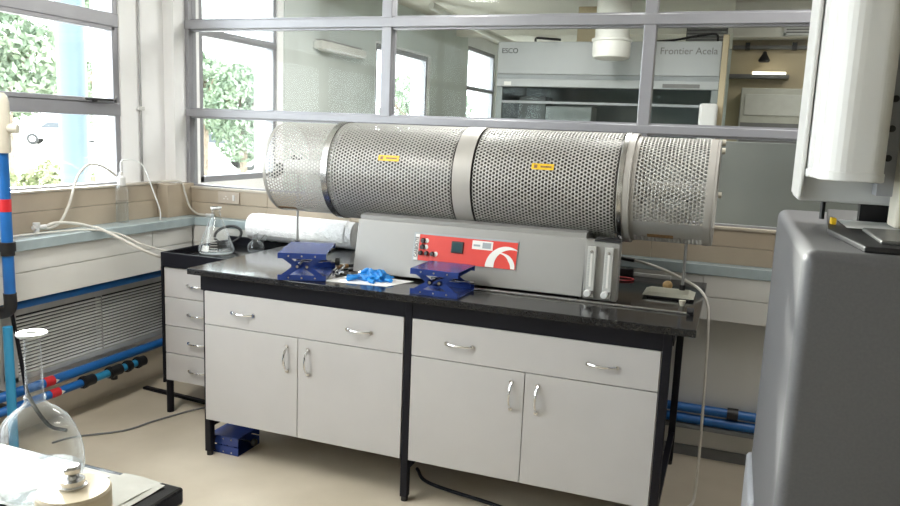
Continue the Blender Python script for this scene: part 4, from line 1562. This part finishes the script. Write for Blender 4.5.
tree('leafy tree left of the blue post, outside the left window', -8.2, 5.6, 2.35, (0.9, 1.0, 0.95), 3600, .085, 3)
tree('pale tree farther left beyond the window', -8.9, 3.15, 2.3, (1.2, 1.2, 1.2), 2600, .10, 5)
tree('tree close right of the blue post, outside the left window', -9.6, 9.15, 2.2, (0.5, 0.5, 1.0), 900, .08, 8)
tree('leafy tree seen through the next room\'s first window', -7.6, 11.3, 1.75, (0.75, 0.8, 1.15), 4200, .08, 11)
tree('tall tree added to block the sun, above the leafy tree left of the blue post', -7.4, 7.1, 4.4, (0.8, 0.9, 1.1), 3600, .14, 21)  # added crown keeps the sun out of the next room's first window
tree('tall tree behind, seen at the left of the next room\'s first window', -10.5, 13.6, 2.3, (1.0, 0.95, 1.1), 2600, .10, 12)
tree('far tree seen through the next room\'s last window', -3.5, 12.6, 1.8, (1.1, 1.1, 1.1), 1800, .10, 14)
for i, (x, y, lab) in enumerate(((-4.6, 2.45, 'low yellow green shrub outside at the photo\'s left edge'), (-4.8, 3.35, 'low yellow green shrub just left of the blue post'), (-5.2, 4.9, 'low yellow green shrub right of the blue post'))):
    t = thing('shrub', lab, 'shrub', (x, y, -0.3), 0, 'shrubs outside the left window')
    bm = NB()
    for k in range(7):
        a = k * .9
        tube(bm, [(x, y, -.3), (x + .15 * math.cos(a), y + .15 * math.sin(a), .2), (x + .35 * math.cos(a), y + .35 * math.sin(a), .7)], .012, 6)
    obj('stem', bm, 'bark', t)
    obj('foliage', leaves((x, y, 0.36), (0.36, 0.36, 0.66), 1500, .06, 30 + i), 'leafB', t)


def car(label, x, y, rotz):
    t = thing('car', label, 'car', (x, y, -0.3), rotz)
    side = [(-2.1, .35), (-2.1, .80), (-1.95, .95), (-1.1, 1.0), (-.55, 1.42), (.75, 1.45), (1.45, 1.02), (2.0, .92), (2.12, .7), (2.12, .35)]
    obj('body', prism(NB(), side, 'y', -.85, .85, .05), 'carpaint', t, local=True)
    gl = [(-.95, 1.02), (-.50, 1.37), (.70, 1.39), (1.25, 1.04)]
    obj('side_window', prism(NB(), gl, 'y', -.862, .862), 'carglass', t, 'dark side windows', local=True)
    for wx in (-1.35, 1.35):
        for s in (-1, 1):
            w = obj('wheel', lathe(NB(), [(0, 0), (.30, 0), (.33, .03), (.33, .19), (.30, .22), (0, .22)], (wx, s * .78 - .11, .33), 'y', 28), 'tyre', t, local=True)
            obj('hub', lathe(NB(), [(0, 0), (.18, 0), (.18, .02), (0, .02)], (wx, s * .895 - .01, .33), 'y', 20), 'steel', w, local=True)
    return t


car('white car parked outside, left of the blue post', -36.5, 32.5, math.radians(38))
car('white car parked outside, right of the blue post', -39.0, 39.5, math.radians(38))
car('white car seen through the next room\'s first window', -16.0, 20.8, math.radians(50))
